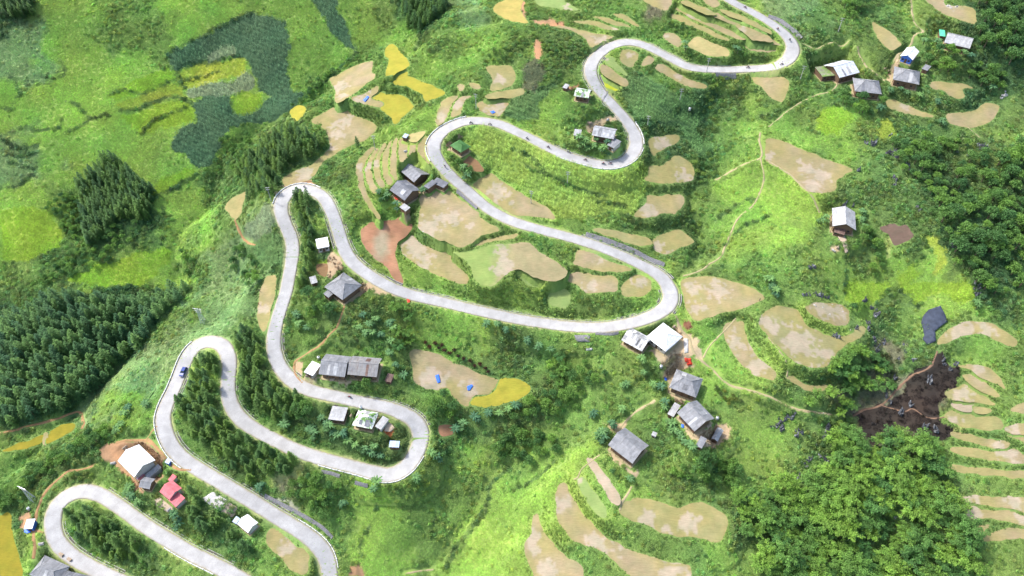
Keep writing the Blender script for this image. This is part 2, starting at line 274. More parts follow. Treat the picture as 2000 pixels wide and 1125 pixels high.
# soft coverage letters, 50 px squares: tint and scrub density
COVER = """DLLLGGYYYLLLLLLGDSPGGGGGGBGGGLPPGSSGGGDD
PPLLGGGYYLLLLLLLSGLLGSSLGGGGGGLSSGSGGSDD
PPYYYYGGYYLLLLGGLLLGSSGLGGGGGSGSGGSSSSDD
YYYYYYYYYYLLGGGGGGGSSGGGDDSDSGSGSSSSSSDS
YYYYYYYYYGGSGGGGLLGGLLGGDDDDGLLGYYGSSGGS
PYYYYYYYYGSSSGGLLGGGLGGSSSDSGLLYYGSSSSSG
PPYYYYLLGSSSSSLLGGGYYYYYYGSSGLYYGGSSDSSS
YYGGYYYLSSGSGGLLGGGYYYYYGGSGYYYYGSSSDDSD
YYYSDDSYGGPGGGLLGGGGGGGGSGSGLLYYGGSSSDDD
LLSSSSLGPPSSGGGLGGGGGGGGSGSGLLLGGSGGSDDD
GGSLYYYSPPSSGGLLLLGGGLGGGLGSGGGGLLLYYSDD
SSSDDDDGPPSGSSGGGLLLLGGGGLLLGGGGLLSGYYDS
DDDDDDGPPGSGSSSGLLLGGGGGGGGLGGLLLSDGGGSG
DDDDDPPPGGSSGGGGLLGSSGGGGGGLLLLGSSBSSLLG
DDDDPPPLGSSGGGGSGGSSSSGGGGGLLLGSSSBBBGGG
DDDPLLGGSSSSSSGGGGSSSSGGGGGLGGGGSBBBBGGG
GGGSSSGGSSGSSSSSGSSSGGGGGSGGGLLSSSBBGGGG
GGSSSGGGGSGSGSSSGGLGGLYGGGGGGLLGSSDSSGGG
GSSGGGGGSSGBSGYGGGGLLYYLLGSSGGLSSSSSSSGG
SSGGGSSSSGGGGGYLGGGLYYYLLLGGSSSSSSSSSSGG
YSGSSGGGSSGGGGYLGGYYYLLGGGGGLSSSSSSSSSGG
YSGGSSGGSSGGGGYYGYYYLLGGGGGGLGSSSSSSSSGG""".split()
PATHS = [
('C3','1200,250 1240,350 1300,420 1330,520 1400,590 1480,650 1540,720 1620,770 1750,800 1875,840 2075,930 2205,960 2355,980',0.9,'light'),
('C4','620,985 700,940 830,905 940,800 1040,700 1180,630 1240,510',.7,'brown'),('C4','830,905 1000,950 1060,930 1150,990 1240,1000 1290,990',0.5,'brown'),
('C3','1050,870 960,920 860,1000 800,1060 770,1110',0.9,'light'),
('C2','650,180 620,260 560,370 440,480 320,560 280,600 290,680 340,740',0.8,'red'),
('D1','700,310 600,345 500,360 400,440 320,530 270,650 250,780 250,900 240,1000',0.9,'red'),('D1','250,790 320,810',0.8,'red'),
('D1','1400,350 1300,340 1240,300 1180,220 1060,130 850,150',0.9,'red'),('C1','1150,1060 1100,1110 1060,1160',0.6,'red'),
('C1','-40,1120 200,1060 400,1010 520,965 590,960 610,1030 600,1080',1.0,'red'),
('B4','0,150 150,240 260,340 330,420 380,530',0.7,'light'),
('B3','1480,290 1620,215 1820,130 1812,0 1820,-60',0.7,'light'),('B3','1820,130 1840,300 1760,480 1660,560 1600,680 1560,780 1530,850 1450,900 1380,950 1250,990',0.6,'light'),
('A4','1040,-40 1060,130 1100,200 1140,230 1070,260 1040,340 950,400 900,520',0.8,'light'),
('A4','620,430 740,510 860,590',0.8,'light'),('A4','250,320 350,350 440,400 560,400',0.7,'light'),('A4','0,930 100,850 300,720 470,660 520,590',0.5,'light'),
('A4','1460,935 1550,1010',0.5,'light'),('B1','1720,580 1760,680 1810,740 1870,765',0.9,'red'),
('D3','790,640 810,580 880,470',0.7,'light'),('C4','0,410 110,540 140,650 135,700',0.5,'light'),('D2','1090,1110 1180,1090 1300,1080',0.6,'light'),
('D3','450,420 480,400 520,330 640,240',0.4,'light'),('C3','1400,560 1440,480 1540,380 1640,270',0.5,'light'),
]
# buildings: key, eave corners p0 p1 p2 (p0-p1 is the front eave), roof type, roof material, eave height, wall material, label, category
H = [
('C2','458,678 650,700 688,548','gable','grey',3.6,'wood','wide grey gabled house, left of the twin houses above the hairpin road','house'),
('C2','665,680 885,700 918,562','gable','greybrown',3.6,'wood','grey roofed house patched with brown, right one of the twin houses above the road','house'),
('C2','350,662 415,690 468,608','shed','white',2.6,'plain','bright white shed beside the left twin house','shed'),
('C2','942,728 988,738 1004,682','shed','brown',2.0,'wood','tiny brown shed right of the patched twin house','shed'),
('F','633,560 669,586 706,556','hip','grey',3.6,'wood','large grey hipped house between the two arms of the upper road, beside bare yard','house'),
('C2','492,88 530,118 560,85','shed','grey',2.4,'wood','small grey lean-to on the lower left side of the hipped house','shed'),
('B2','448,790 537,772 522,708','shed','white',2.8,'plain','small square white hut inside the long narrow hairpin above the vegetable beds','hut'),
('B2','405,1050 452,1036 442,988','shed','palegrey',2.0,'wood','tiny pale shed left of the large grey hipped house','shed'),
('B2','1062,225 1157,305 1265,240','gable','grey',3.6,'wood','upper of the two grey houses below the narrow curved terraces','house'),
('B2','978,360 1088,438 1195,352','gable','darkgrey',3.6,'wood','lower grey house beside the banana clump under the narrow curved terraces','house'),
('B2','1228,330 1262,352 1312,300','shed','darkgrey',2.4,'wood','small dark shed bordering the top of the big tan paddy','shed'),
('B2','1288,305 1375,345 1392,302','shed','darkgrey',2.2,'wood','long dark shed between the big tan paddy and the road','shed'),
('B2','1050,485 1095,517 1116,482','shed','palegrey',1.9,'wood','little weathered shed just above the red clay ground','shed'),
('A2','1418,1065 1500,1118 1556,1062','hip','green',2.6,'wood','hut under a green creeper covered roof inside the topmost left road bend','hut'),
('A2','1070,1002 1100,1012 1112,988','shed','blue',1.6,'wood','tiny pale blue roofed shelter above the narrow curved terraces','shelter'),
('A3','452,702 560,720 600,662','gable','whitemoss',2.8,'wood','white roofed house with creeper on its left half beside the bend','house'),
('A3','368,640 400,650 410,622','shed','palegrey',1.7,'wood','tiny lean-to left of the white roofed house with creeper','shed'),
('A3','583,990 745,1020 765,945','gable','greywhite',3.2,'wood','grey house with pale roof strips inside the big road loop above banana plants','house'),
('A3','450,990 502,996 516,955','shed','palegrey',2.1,'wood','small pale shed left of the grey house inside the big road loop','shed'),
('A3','695,1060 745,1085 760,1020','shed','grey',2.2,'plain','short grey annexe at the lower right corner of the house inside the big road loop','annexe'),
('A4','525,570 672,530 606,425','gable','silver',3.6,'wood','shiny pale metal roofed house nearest the top right road bend','house'),
('A4','400,562 500,550 470,480','shed','moss',2.6,'wood','low mossy roofed shed joined to the left of the shiny metal roofed house','shed'),
('A4','636,668 834,690 808,590','hip','grey',3.4,'wood','grey ribbed roof house below the shiny metal roofed house','house'),
('A4','915,582 1108,620 1142,528','hip','grey',3.4,'wood','grey hipped house right of the path fork near the top right','house'),
('A4','968,410 1060,440 1112,378','gable','white',2.8,'blue','white roofed house with bright blue wall at the top of the right hamlet','house'),
('A4','1125,502 1168,518 1178,484','shed','grey',2.0,'wood','small cluttered shed between the hipped house and the blue walled house','shed'),
('A4','1290,312 1478,356 1492,282','gable','palegrey',3.4,'wood','pale grey house highest in the top right hamlet against the dark trees','house'),
('A4','1258,262 1300,268 1310,228','shed','teal',2.4,'wood','small shelter under a turquoise sheet on the left end of the highest house','shelter'),
('B4','472,625 645,655 657,525','gable','palegrey',3.6,'wood','lone pale grey house with reddish porch in the middle of the right hillside','house'),
('B4','482,668 560,690 570,640','shed','brown',2.0,'wood','reddish brown porch below the lone hillside house','porch'),
('C3','982,405 1126,512 1230,388','hip','white',3.4,'plain','large dazzling white square roofed house by the outer bend of the road','house'),
('C3','800,428 952,512 1000,405','gable','patchwhite',3.0,'wood','patchy grey and white sheet roof adjoining the dazzling white square house','house'),
('C3','1150,775 1348,850 1398,712','hip','grey',3.6,'wood','broad grey hipped roof house at the lower end of the earth yard','house'),
('C3','1207,960 1337,1098 1472,990','gable','grey',3.4,'wood','grey gabled house set diagonally below the broad hipped house','house'),
('C3','1138,968 1182,992 1238,912','shed','palegrey',2.6,'wood','pale lean-to on the left of the diagonal gabled house','shed'),
('D3','703,165 882,302 994,162','gable','grey',3.8,'wood','big square grey house standing alone above the lower terraces','house'),
('D3','1345,168 1390,192 1426,124','shed','grey',2.0,'wood','small grey shed, left of the two below the diagonal gabled house','shed'),
('D3','1460,118 1506,142 1582,76','gable','palegrey',2.2,'wood','small pale shed, right of the two below the diagonal gabled house','shed'),
('D3','1020,92 1052,106 1076,86','shed','palegrey',1.5,'stone','tiny stone hut on the grass between the big square house and the diagonal house','hut'),
('C2','528,1008 642,1022 662,925','shed','palegrey',2.6,'wood','pale flat roofed shed left of the mossy roof inside the rounded hairpin','shed'),
('C2','703,1052 850,1082 893,960','hip','whitemoss',2.8,'wood','white roof overgrown with green moss inside the rounded hairpin','house'),
('C2','870,1060 915,1085 955,1000','shed','palegrey',2.2,'plain','pale concrete annexe right of the mossy roof inside the rounded hairpin','annexe'),
('D2','973,180 1046,184 1051,140','shed','blue',2.0,'wood','tiny pale blue roofed hut among the bananas inside the rounded hairpin','hut'),
('D1','862,282 982,402 1140,278','gable','white',4.0,'plain','large white roofed house on orange earth left of the descending road','house'),
('D1','1060,385 1085,412 1172,320','shed','palegrey',2.4,'plain','narrow pale lean-to along the right side of the large white roofed house','annexe'),
('D1','992,408 1020,430 1060,385','shed','rust',2.4,'plain','small rust and blue striped porch at the lower corner of the large white house','porch'),
('D1','1015,474 1095,490 1113,408','gable','grey',2.4,'wood','weathered grey outhouse below the large white roofed house','shed'),
('D1','1168,508 1242,568 1332,480','gable','red',3.2,'plain','pinkish red roofed house beside the conifers','house'),
('D1','1235,572 1288,620 1328,530','shed','red',2.4,'plain','lower red roofed annexe in front of the pinkish red house','annexe'),
('D1','1228,420 1258,440 1296,398','shed','red',2.2,'plain','small red roofed outhouse just above the pinkish red house','shed'),
('D1','1738,745 1816,810 1876,722','gable','white',3.0,'plain','small white roofed house beside the oval tan field','house'),
('D1','1700,725 1730,745 1758,705','shed','blue',2.2,'plain','small pale blue lean-to left of the white house beside the oval field','annexe'),
('D1','213,1115 400,1200 492,1045','hip','grey',4.0,'plain','big grey roof cut by the bottom left corner, left of two joined','house'),
('D1','420,1210 640,1260 690,1130','gable','darkgrey',4.0,'plain','big dark grey roof at the bottom edge, right of two joined','house'),
('D1','173,782 236,778 226,710','shed','white',2.4,'blue','little white cabin on red earth left of the lowest bend','cabin'),
('D1','1205,292 1235,306 1252,270','shed','blue',2.0,'blue','tiny blue roofed stall beside the footpath to the road','stall'),
]

# dark bunds, hedges and creases: polylines, width px
LINES = [('A1','800,700 900,660 1040,690 1180,622 1300,590',3),('A1','1310,600 1480,560 1600,515',2.5),('A1','880,815 1000,800 1180,730 1290,712 1380,742',4),('A1','1040,980 1150,870 1250,830 1380,775',3),('A1','1280,520 1400,470 1500,455',3),('A1','1520,470 1640,435 1760,410',3),('A1','1360,655 1325,600 1290,520',2.5),
('A1','0,1000 60,1050 150,1085 280,1065',3),('B1','30,0 150,45 290,20',3),('B1','20,60 130,115 270,90',3),('B1','60,150 200,195 260,200',3),('B1','0,350 120,330 240,240',3),('B1','1440,240 1300,330 1150,400 1110,450 1090,560',4),('B1','1200,480 1210,620 1180,760',3),('B1','1200,380 1400,290',3),
('A1','430,430 460,480 465,560 300,560',2),('A1','150,940 300,950 430,930 450,860',2.5),('A1','0,780 80,800 130,700 200,620',3),('A1','1210,400 1400,290 1640,180 1875,80',3),('A1','80,560 150,690',3),('A1','500,960 700,860 820,850',3),('A1','640,860 560,760 470,740',2.5),
('A2','740,390 560,550 430,640',5),('B3','100,190 300,270 400,320 600,390 680,400',4),('B3','640,450 830,475',4),('B3','0,60 100,100 230,200',3),('A3','900,890 1100,905 1200,900 1300,930',4),('A3','1150,820 1250,800 1400,825',4),('A3','0,700 100,680 330,600',3),
('D2','880,600 850,740 770,850 770,990',3),('D2','1870,340 1720,450 1680,640 1500,870 1400,1060',5),('D2','1310,700 1300,800',3),('B3','1870,560 1700,620 1560,760',3),('B3','1520,560 1700,440 1800,430',4),('C4','930,30 820,130 760,300',4),('C4','940,30 1050,150 1100,200',4),('B4','570,900 565,1120',2),('A3','470,720 560,860',2),('D3','0,500 150,430 330,280',3)]
# ------------------------------------------------------------------ materials
MATS = {}
def newmat(name):
    m = bpy.data.materials.new(name); m.use_nodes = True; n = m.node_tree; b = n.nodes['Principled BSDF']
    b.inputs['Specular IOR Level'].default_value = 0.25
    MATS[name] = m
    return m, n, b
def N(n, t, **kw):
    o = n.nodes.new(t)
    for k, v in kw.items():
        if k in o.inputs: o.inputs[k].default_value = v
        else: setattr(o, k, v)
    return o
def mixc(n, fac, a, b, bt='MIX'):
    m = n.nodes.new('ShaderNodeMix'); m.data_type = 'RGBA'; m.blend_type = bt
    for s, v in ((m.inputs[0], fac), (m.inputs[6], a), (m.inputs[7], b)):
        if hasattr(v, 'links') or isinstance(v, bpy.types.NodeSocket): n.links.new(v, s)
        elif isinstance(v, (int, float)): s.default_value = v
        else: s.default_value = (*v[:3], 1)
    return m.outputs[2]
def ramp(n, src, lo, hi, a=0.0, b=1.0):
    m = n.nodes.new('ShaderNodeMapRange'); n.links.new(src, m.inputs[0])
    for i, v in enumerate((lo, hi, a, b)): m.inputs[i + 1].default_value = v
    return m.outputs[0]
def noise(n, scale, detail=4, coord=None, rough=0.6):
    t = n.nodes.new('ShaderNodeTexNoise'); t.inputs['Scale'].default_value = scale; t.inputs['Detail'].default_value = detail
    t.inputs['Roughness'].default_value = rough
    g = n.nodes.new('ShaderNodeNewGeometry') if coord is None else None
    n.links.new(g.outputs['Position'] if g else coord, t.inputs['Vector'])
    return t.outputs[0]
def bump(n, b, src, strength, dist):
    u = n.nodes.new('ShaderNodeBump'); u.inputs['Strength'].default_value = strength; u.inputs['Distance'].default_value = dist
    n.links.new(src, u.inputs['Height']); n.links.new(u.outputs[0], b.inputs['Normal'])
def basic(name, col, rough=0.8, var=0.25, scale=0.8, bmp=0.0, metal=0.0, dirt=None):
    m, n, b = newmat(name)
    c1 = tuple(v * (1 - var) for v in col); c2 = tuple(min(1, v * (1 + var)) for v in col)
    f = ramp(n, noise(n, scale, 6), 0.3, 0.7)
    c = mixc(n, f, c1, c2)
    if dirt: c = mixc(n, ramp(n, noise(n, scale * 0.35, 5), 0.52, 0.68), c, dirt)
    n.links.new(c, b.inputs['Base Color']); b.inputs['Roughness'].default_value = rough; b.inputs['Metallic'].default_value = metal
    if bmp: bump(n, b, noise(n, scale * 6, 4), 0.6, bmp)
    return m

# earth and grass ground: colour attribute from what grows there
m, n, b = newmat('ground')
at = N(n, 'ShaderNodeAttribute', attribute_name='tint')
c = mixc(n, ramp(n, noise(n, 1.6, 6, rough=0.7), 0.3, 0.72), (0.8, 0.84, 0.8), (1.15, 1.13, 1.1))
c = mixc(n, 1.0, at.outputs[0], c, 'MULTIPLY')
c2 = mixc(n, ramp(n, noise(n, 0.12, 5), 0.35, 0.65), (0.85, 0.9, 0.9), (1.18, 1.1, 1.0))
c = mixc(n, 1.0, c, c2, 'MULTIPLY'); n.links.new(c, b.inputs['Base Color']); b.inputs['Roughness'].default_value = 0.95
bump(n, b, noise(n, 2.2, 5, rough=0.7), 0.5, 0.10)

# terrace field floor: colour attribute with stubble streaks
m, n, b = newmat('field')
at = N(n, 'ShaderNodeAttribute', attribute_name='tint')
g = N(n, 'ShaderNodeNewGeometry'); mp = N(n, 'ShaderNodeMapping'); n.links.new(g.outputs['Position'], mp.inputs[0])
mp.inputs['Rotation'].default_value = (0, 0, 0.5); mp.inputs['Scale'].default_value = (0.35, 3.0, 1)
st = noise(n, 1.3, 5, mp.outputs[0]); 
c = mixc(n, ramp(n, st, 0.3, 0.7), (0.84, 0.83, 0.79), (1.13, 1.13, 1.11))
c = mixc(n, 1.0, at.outputs[0], c, 'MULTIPLY')
c = mixc(n, 1.0, c, mixc(n, ramp(n, noise(n, 0.25, 6), 0.35, 0.68), (0.86, 0.92, 0.84), (1.1, 1.04, 1.02)), 'MULTIPLY')
c = mixc(n, 1.0, c, mixc(n, ramp(n, noise(n, 5.0, 5), 0.35, 0.68), (0.9, 0.9, 0.88), (1.08, 1.08, 1.08)), 'MULTIPLY')
n.links.new(c, b.inputs['Base Color']); b.inputs['Roughness'].default_value = 0.9; bump(n, b, noise(n, 5, 5), 0.5, 0.06)

# concrete road
m, n, b = newmat('road_concrete')
at = N(n, 'ShaderNodeAttribute', attribute_name='lane')
c = mixc(n, ramp(n, noise(n, 0.25, 6), 0.35, 0.7), s2l((150, 149, 148)), s2l((180, 179, 178)))
c = mixc(n, ramp(n, noise(n, 3.5, 5), 0.4, 0.75), c, s2l((146, 144, 141)))
g = N(n, 'ShaderNodeNewGeometry'); nn = noise(n, 0.7, 4)
ad = N(n, 'ShaderNodeMath', operation='ADD'); n.links.new(at.outputs['Fac'], ad.inputs[0])
sc_ = N(n, 'ShaderNodeMath', operation='MULTIPLY'); n.links.new(nn, sc_.inputs[0]); sc_.inputs[1].default_value = 0.55; n.links.new(sc_.outputs[0], ad.inputs[1])
c = mixc(n, ramp(n, ad.outputs[0], 1.0, 1.28), c, s2l((150, 142, 120)))
ln = N(n, 'ShaderNodeAttribute', attribute_name='along')
wv = N(n, 'ShaderNodeMath', operation='PINGPONG'); n.links.new(ln.outputs['Fac'], wv.inputs[0]); wv.inputs[1].default_value = 2.5
c = mixc(n, ramp(n, wv.outputs[0], 0.0, 0.07, 0.45, 0.0), c, s2l((120, 116, 108)))
n.links.new(c, b.inputs['Base Color']); b.inputs['Roughness'].default_value = 0.8; bump(n, b, noise(n, 8, 4), 0.3, 0.02)
basic('dirt_light', s2l((156, 144, 110)), 0.95, 0.12, 1.5, 0.05)
basic('dirt_brown', s2l((118, 94, 76)), 0.95, 0.15, 1.5, 0.05)
basic('dirt_red', s2l((152, 120, 84)), 0.95, 0.15, 1.5, 0.05)

# ------------------------------------------------------------------ height of the land
def plane(x, y):
    a = np.abs(y); yy = np.where(a > 260, 260 + 160 * (1 - np.exp(-(a - 260) / 160)), a) * np.sign(y)
    return 0.36 * yy
_c = np.array(RELIEF, float); _cw = surf(_c[:, 0], _c[:, 1], plane)
for _ in range(3):
    d_ = rays(_c[:, 0], _c[:, 1]); z_ = plane(_cw[:, 0], _cw[:, 1]) + _c[:, 2]; _cw = CAM + d_ * ((z_ - CAM[2]) / d_[:, 2])[:, None]
_anch = [(-420, -200, -14), (420, -200, 0), (-420, 330, -8), (420, 330, 14), (0, 330, -4), (0, -220, -8), (-420, 50, -20), (420, 50, 10)]
CXY = np.r_[_cw[:, :2], np.array([a[:2] for a in _anch])]; CO = np.r_[_c[:, 2], [a[2] for a in _anch]]
def relief(x, y):
    S = np.zeros(np.shape(x)); W = np.zeros(np.shape(x))
    for (cx, cy), o in zip(CXY, CO):
        w_ = 1.0 / ((x - cx) ** 2 + (y - cy) ** 2 + 90.0) ** 1.6
        S += w_ * o; W += w_
    return S / W
def _axis(lo, hi, step):
    inner = np.arange(lo, hi + step / 2, step); g_ = step * 1.28 ** np.arange(1, 26); o = np.cumsum(g_)
    return np.r_[lo - o[::-1], inner, hi + o]
STEP = 0.62
XS = _axis(-330, 330, STEP); YS = _axis(-150, 265, STEP)
cgx = np.linspace(-345, 345, 140); cgy = np.linspace(-165, 280, 100)
_cg = relief(*np.meshgrid(cgx, cgy, indexing='ij'))
def bil(A, ix, iy):
    ix = np.clip(ix, 0, A.shape[0] - 1.001); iy = np.clip(iy, 0, A.shape[1] - 1.001)
    i = ix.astype(int); j = iy.astype(int); fx = ix - i; fy = iy - j
    return (A[i, j] * (1 - fx) + A[i + 1, j] * fx) * (1 - fy) + (A[i, j + 1] * (1 - fx) + A[i + 1, j + 1] * fx) * fy
def base(x, y):
    x = np.asarray(x, float); y = np.asarray(y, float)
    r = bil(_cg, (x - cgx[0]) / (cgx[1] - cgx[0]), (y - cgy[0]) / (cgy[1] - cgy[0]))
    return plane(x, y) + r
X, Y = np.meshgrid(XS, YS, indexing='ij')
HB = base(X, Y)
HB += 2.2 * vn(X, Y, 31, 1) + 1.1 * vn(X, Y, 13, 2)
S = np.zeros_like(X); W = np.full_like(X, 1 / 5.0 ** 2.2)
S += HB * W
def hb(x, y):
    return bil(HB, np.interp(x, XS, np.arange(len(XS))), np.interp(y, YS, np.arange(len(YS))))
def win(x0, x1, y0, y1, m_):
    i0, i1 = np.searchsorted(XS, (x0 - m_, x1 + m_)); j0, j1 = np.searchsorted(YS, (y0 - m_, y1 + m_))
    return slice(i0, i1 + 1), slice(j0, j1 + 1)
MASK = np.zeros(X.shape, np.uint8)         # 1 road, 2 field, 3 building pad, 4 path
DM = np.full(X.shape, 9.0)                 # distance to the nearest made surface
# roads
ROADL = {}
DR = np.full(X.shape, 99.0); HR = np.zeros(X.shape)
for name, (pts, wid) in ROADS.items():
    pp = resample(spline(pts, 6), 4.5)
    w3 = surf(pp[:, 0], pp[:, 1], hb)
    z = w3[:, 2].copy()
    for _ in range(2):
        k = 17; zp = np.r_[np.full(k // 2, z[0]), z, np.full(k // 2, z[-1])]; z = np.convolve(zp, np.ones(k) / k, 'valid')
    c3 = at_z(pp[:, 0], pp[:, 1], z)
    c3 = resample(c3, 1.0)
    for _ in range(4): c3[1:-1] = 0.5 * c3[1:-1] + 0.25 * (c3[2:] + c3[:-2])
    # real width from the picture scale is steady; bends are a little wider
    t = np.gradient(c3[:, :2], axis=0); t /= np.hypot(t[:, 0], t[:, 1])[:, None] + 1e-9
    cur = np.abs(np.gradient(np.unwrap(np.arctan2(t[:, 1], t[:, 0])))); cur = np.convolve(cur, np.ones(15) / 15, 'same')
    hw = wid / 2 * (1 + np.clip(cur * 2.2, 0, 0.28))
    ROADL[name] = (c3, t, hw)
    for (x, y, zz), h_ in zip(c3, hw):
        a, b_ = win(x, x, y, y, 9)
        d = np.hypot(X[a, b_] - x, Y[a, b_] - y) - h_
        u = d < DR[a, b_]
        DR[a, b_][u] = d[u]; HR[a, b_][u] = zz
wr = np.where(DR < 9, 1 / np.maximum(DR - 0.5, 0.04) ** 2.2, 0) * 1.0
S += wr * HR; W += wr
DM = np.minimum(DM, np.maximum(DR, 0))
# terraces
def plz(x, y, L): return L[2] + L[3] * (x - L[0]) + L[4] * (y - L[1])
def on_plane(px, py, L):
    d = rays(px, py); t = (L[2] + L[3] * (CAM[0] - L[0]) + L[4] * (CAM[1] - L[1]) - CAM[2]) / (d[..., 2] - L[3] * d[..., 0] - L[4] * d[..., 1])
    return CAM + d * t[..., None]
FW = []
for key, s, kind, straw in FIELDS:
    px = P(key, s); c0 = px.mean(0)
    p = surf(px[:, 0], px[:, 1], hb); lv = float(np.mean(p[:, 2]))
    if kind in ('rice2',): lv = float(np.median(p[:, 2]))
    lv0 = lv
    for _ in range(3):
        wq = at_z(px[:, 0], px[:, 1], lv)[:, :2]
        for rc, rt_, rh in ROADL.values():
            dd = np.hypot(wq[:, 0:1] - rc[None, :, 0], wq[:, 1:2] - rc[None, :, 1]) - rh[None, :]; ii = np.unravel_index(dd.argmin(), dd.shape); al = 2.0 + .6 * max(dd[ii], 0)
            lv = float(np.clip(lv, rc[ii[1], 2] - al, rc[ii[1], 2] + al))
    lv = float(np.clip(lv, lv0 - 1.6, lv0 + 1.6))
    A_ = np.c_[p[:, 0] - p[:, 0].mean(), p[:, 1] - p[:, 1].mean(), np.ones(len(p))]; g_ = np.linalg.lstsq(A_, p[:, 2], rcond=None)[0][:2] * (1.0 if kind.startswith('clay') or kind == 'soil' else .68); g_ = np.clip(g_, -.36, .36)
    PL = (p[:, 0].mean(), p[:, 1].mean(), lv, g_[0], g_[1])
    sp_ = spline(px, 3, True); wp = resample(on_plane(np.r_[sp_[:, 0], sp_[:1, 0]], np.r_[sp_[:, 1], sp_[:1, 1]], PL)[:, :2], .8)[:-1]; wp = wp + np.c_[vn(wp[:, 0], wp[:, 1], 1.9, 91), vn(wp[:, 0], wp[:, 1], 1.9, 92)] * .8 + np.c_[vn(wp[:, 0], wp[:, 1], 4.5, 93), vn(wp[:, 0], wp[:, 1], 4.5, 94)] * .9
    st_ = []
    for (sx, sy, sr) in straw:
        q = (np.array([sx, sy, sr], float)) if key == 'F' else np.array([sx / 3.75 + OFF[key][0], sy / 3.75 + OFF[key][1], sr / 3.75])
        a_ = on_plane(q[0], q[1], PL); b__ = on_plane(q[0] + q[2], q[1], PL); st_.append((a_[0], a_[1], abs(b__[0] - a_[0])))
    FW.append((wp, PL, kind, st_))
    a, b_ = win(wp[:, 0].min(), wp[:, 0].max(), wp[:, 1].min(), wp[:, 1].max(), 8)
    xx, yy = X[a, b_], Y[a, b_]
    if xx.size == 0: continue
    ins = inpoly(xx, yy, wp); d = np.where(ins, 0, distpoly(xx, yy, wp)); 
    w_ = np.where(d < 8, 1 / np.maximum(d - 0.25, 0.04) ** 2.4, 0)
    S[a, b_] += w_ * plz(xx, yy, PL); W[a, b_] += w_
    MASK[a, b_][ins] = 2; DM[a, b_] = np.minimum(DM[a, b_], d)
# building pads
HW = []
for key, s, rt, rm, eh, wm, lab, cat in H:
    px = P(key, s); g0 = surf(px[:, 0], px[:, 1], hb, eh); lv = float(np.mean(g0[:, 2])) - eh
    q = at_z(px[:, 0], px[:, 1], lv + eh)
    u = q[1, :2] - q[0, :2]; wd = np.hypot(*u); u /= wd; v = np.array([-u[1], u[0]]); dp = float(np.dot(q[2, :2] - q[1, :2], v))
    dp = max(dp, 1.2); c0 = q[0, :2] + u * wd / 2 + v * dp / 2
    HW.append([c0, lv, wd, dp, math.atan2(u[1], u[0])])
# annexes share the ground of the building they lean on
for i in range(len(HW)):
    for j in range(len(HW)):
        if i != j and HW[i][2] * HW[i][3] < HW[j][2] * HW[j][3] and np.hypot(*(HW[i][0] - HW[j][0])) < (HW[i][2] + HW[j][2]) * 0.62:
            eh = H[i][4]; px = P(H[i][0], H[i][1]); lv = HW[j][1]; q = at_z(px[:, 0], px[:, 1], lv + eh)
            u = q[1, :2] - q[0, :2]; wd = np.hypot(*u); u /= wd; v = np.array([-u[1], u[0]]); dp = max(float(np.dot(q[2, :2] - q[1, :2], v)), 1.2)
            HW[i] = [q[0, :2] + u * wd / 2 + v * dp / 2, lv, wd, dp, math.atan2(u[1], u[0])]
for c0, lv, wd, dp, an in HW:
    r_ = math.hypot(wd, dp) / 2 + 6; a, b_ = win(c0[0], c0[0], c0[1], c0[1], r_)
    xx, yy = X[a, b_] - c0[0], Y[a, b_] - c0[1]; lx = xx * math.cos(an) + yy * math.sin(an); ly = -xx * math.sin(an) + yy * math.cos(an)
    d = np.hypot(np.maximum(np.abs(lx) - wd / 2 - 0.2, 0), np.maximum(np.abs(ly) - dp / 2 - 0.2, 0))
    w_ = np.where((d < 6) & (DR[a, b_] > 0.6), 1 / np.maximum(d, 0.05) ** 2.5, 0)
    S[a, b_] += w_ * lv; W[a, b_] += w_
    MASK[a, b_][d < 0.3] = 3; DM[a, b_] = np.minimum(DM[a, b_], d)
HT = S / W
rd = DR < 0.5
HT[rd] = HR[rd] - 0.10
MASK[DR < 0.35] = 1
_LD = {'Y': 0.04, 'L': 0.10, 'G': 0.30, 'S': 0.62, 'D': 0.9, 'P': 0.22, 'B': 0.2}; _LA = np.array([[_LD[ch] for ch in row] for row in COVER])
def DNA_(px, py): return bil(_LA, py / 51.1 - .5, px / 50 - .5)
free = np.clip((DM - 0.6) / 2.0, 0, 1)
_px, _py = project(X, Y, HT); _dn = DNA_(_px, _py)
HT += free * (0.9 * vn(X, Y, 5.1, 3) + 0.5 * vn(X, Y, 2.3, 4)) * np.clip(0.3 + 1.2 * _dn, 0, 1.1)
HT = np.where(free > 0, HT, HT)
# carve the stream line in the valley and the two gullies
for pts, dep, wd_ in ((P('F', '1010,30 880,50 760,110 700,140 620,185 560,225 500,250 430,310 410,400 350,445 345,540 330,590 270,650 220,720 160,790 100,850 40,900 -20,940'), 3.0, 3.5),
                 (P('F', '1440,150 1385,200 1375,260 1395,310 1365,340 1350,400 1365,480 1340,530 1320,545'), 2.5, 3.0),
                 (P('F', '1140,760 1090,830 1030,860 960,930 920,1000 880,1060 820,1130'), 2.2, 3.0)):
    q = surf(pts[:, 0], pts[:, 1], hb); q = resample(spline(q, 5), 2.0)
    for x, y, _z in q:
        a, b_ = win(x, x, y, y, 9)
        HT[a, b_] = HT[a, b_]   # keep view
        d = np.hypot(X[a, b_] - x, Y[a, b_] - y)
        HT[a, b_] -= dep * 0.28 * np.exp(-(d / wd_) ** 2) * np.clip(DM[a, b_] / 2.5, 0, 1)
def hs(x, y):
    return bil(HT, np.interp(x, XS, np.arange(len(XS))), np.interp(y, YS, np.arange(len(YS))))
def msk(A, x, y):
    i = np.clip(np.rint(np.interp(x, XS, np.arange(len(XS)))).astype(int), 0, len(XS) - 1)
    j = np.clip(np.rint(np.interp(y, YS, np.arange(len(YS)))).astype(int), 0, len(YS) - 1)
    return A[i, j]
PATHQ = []
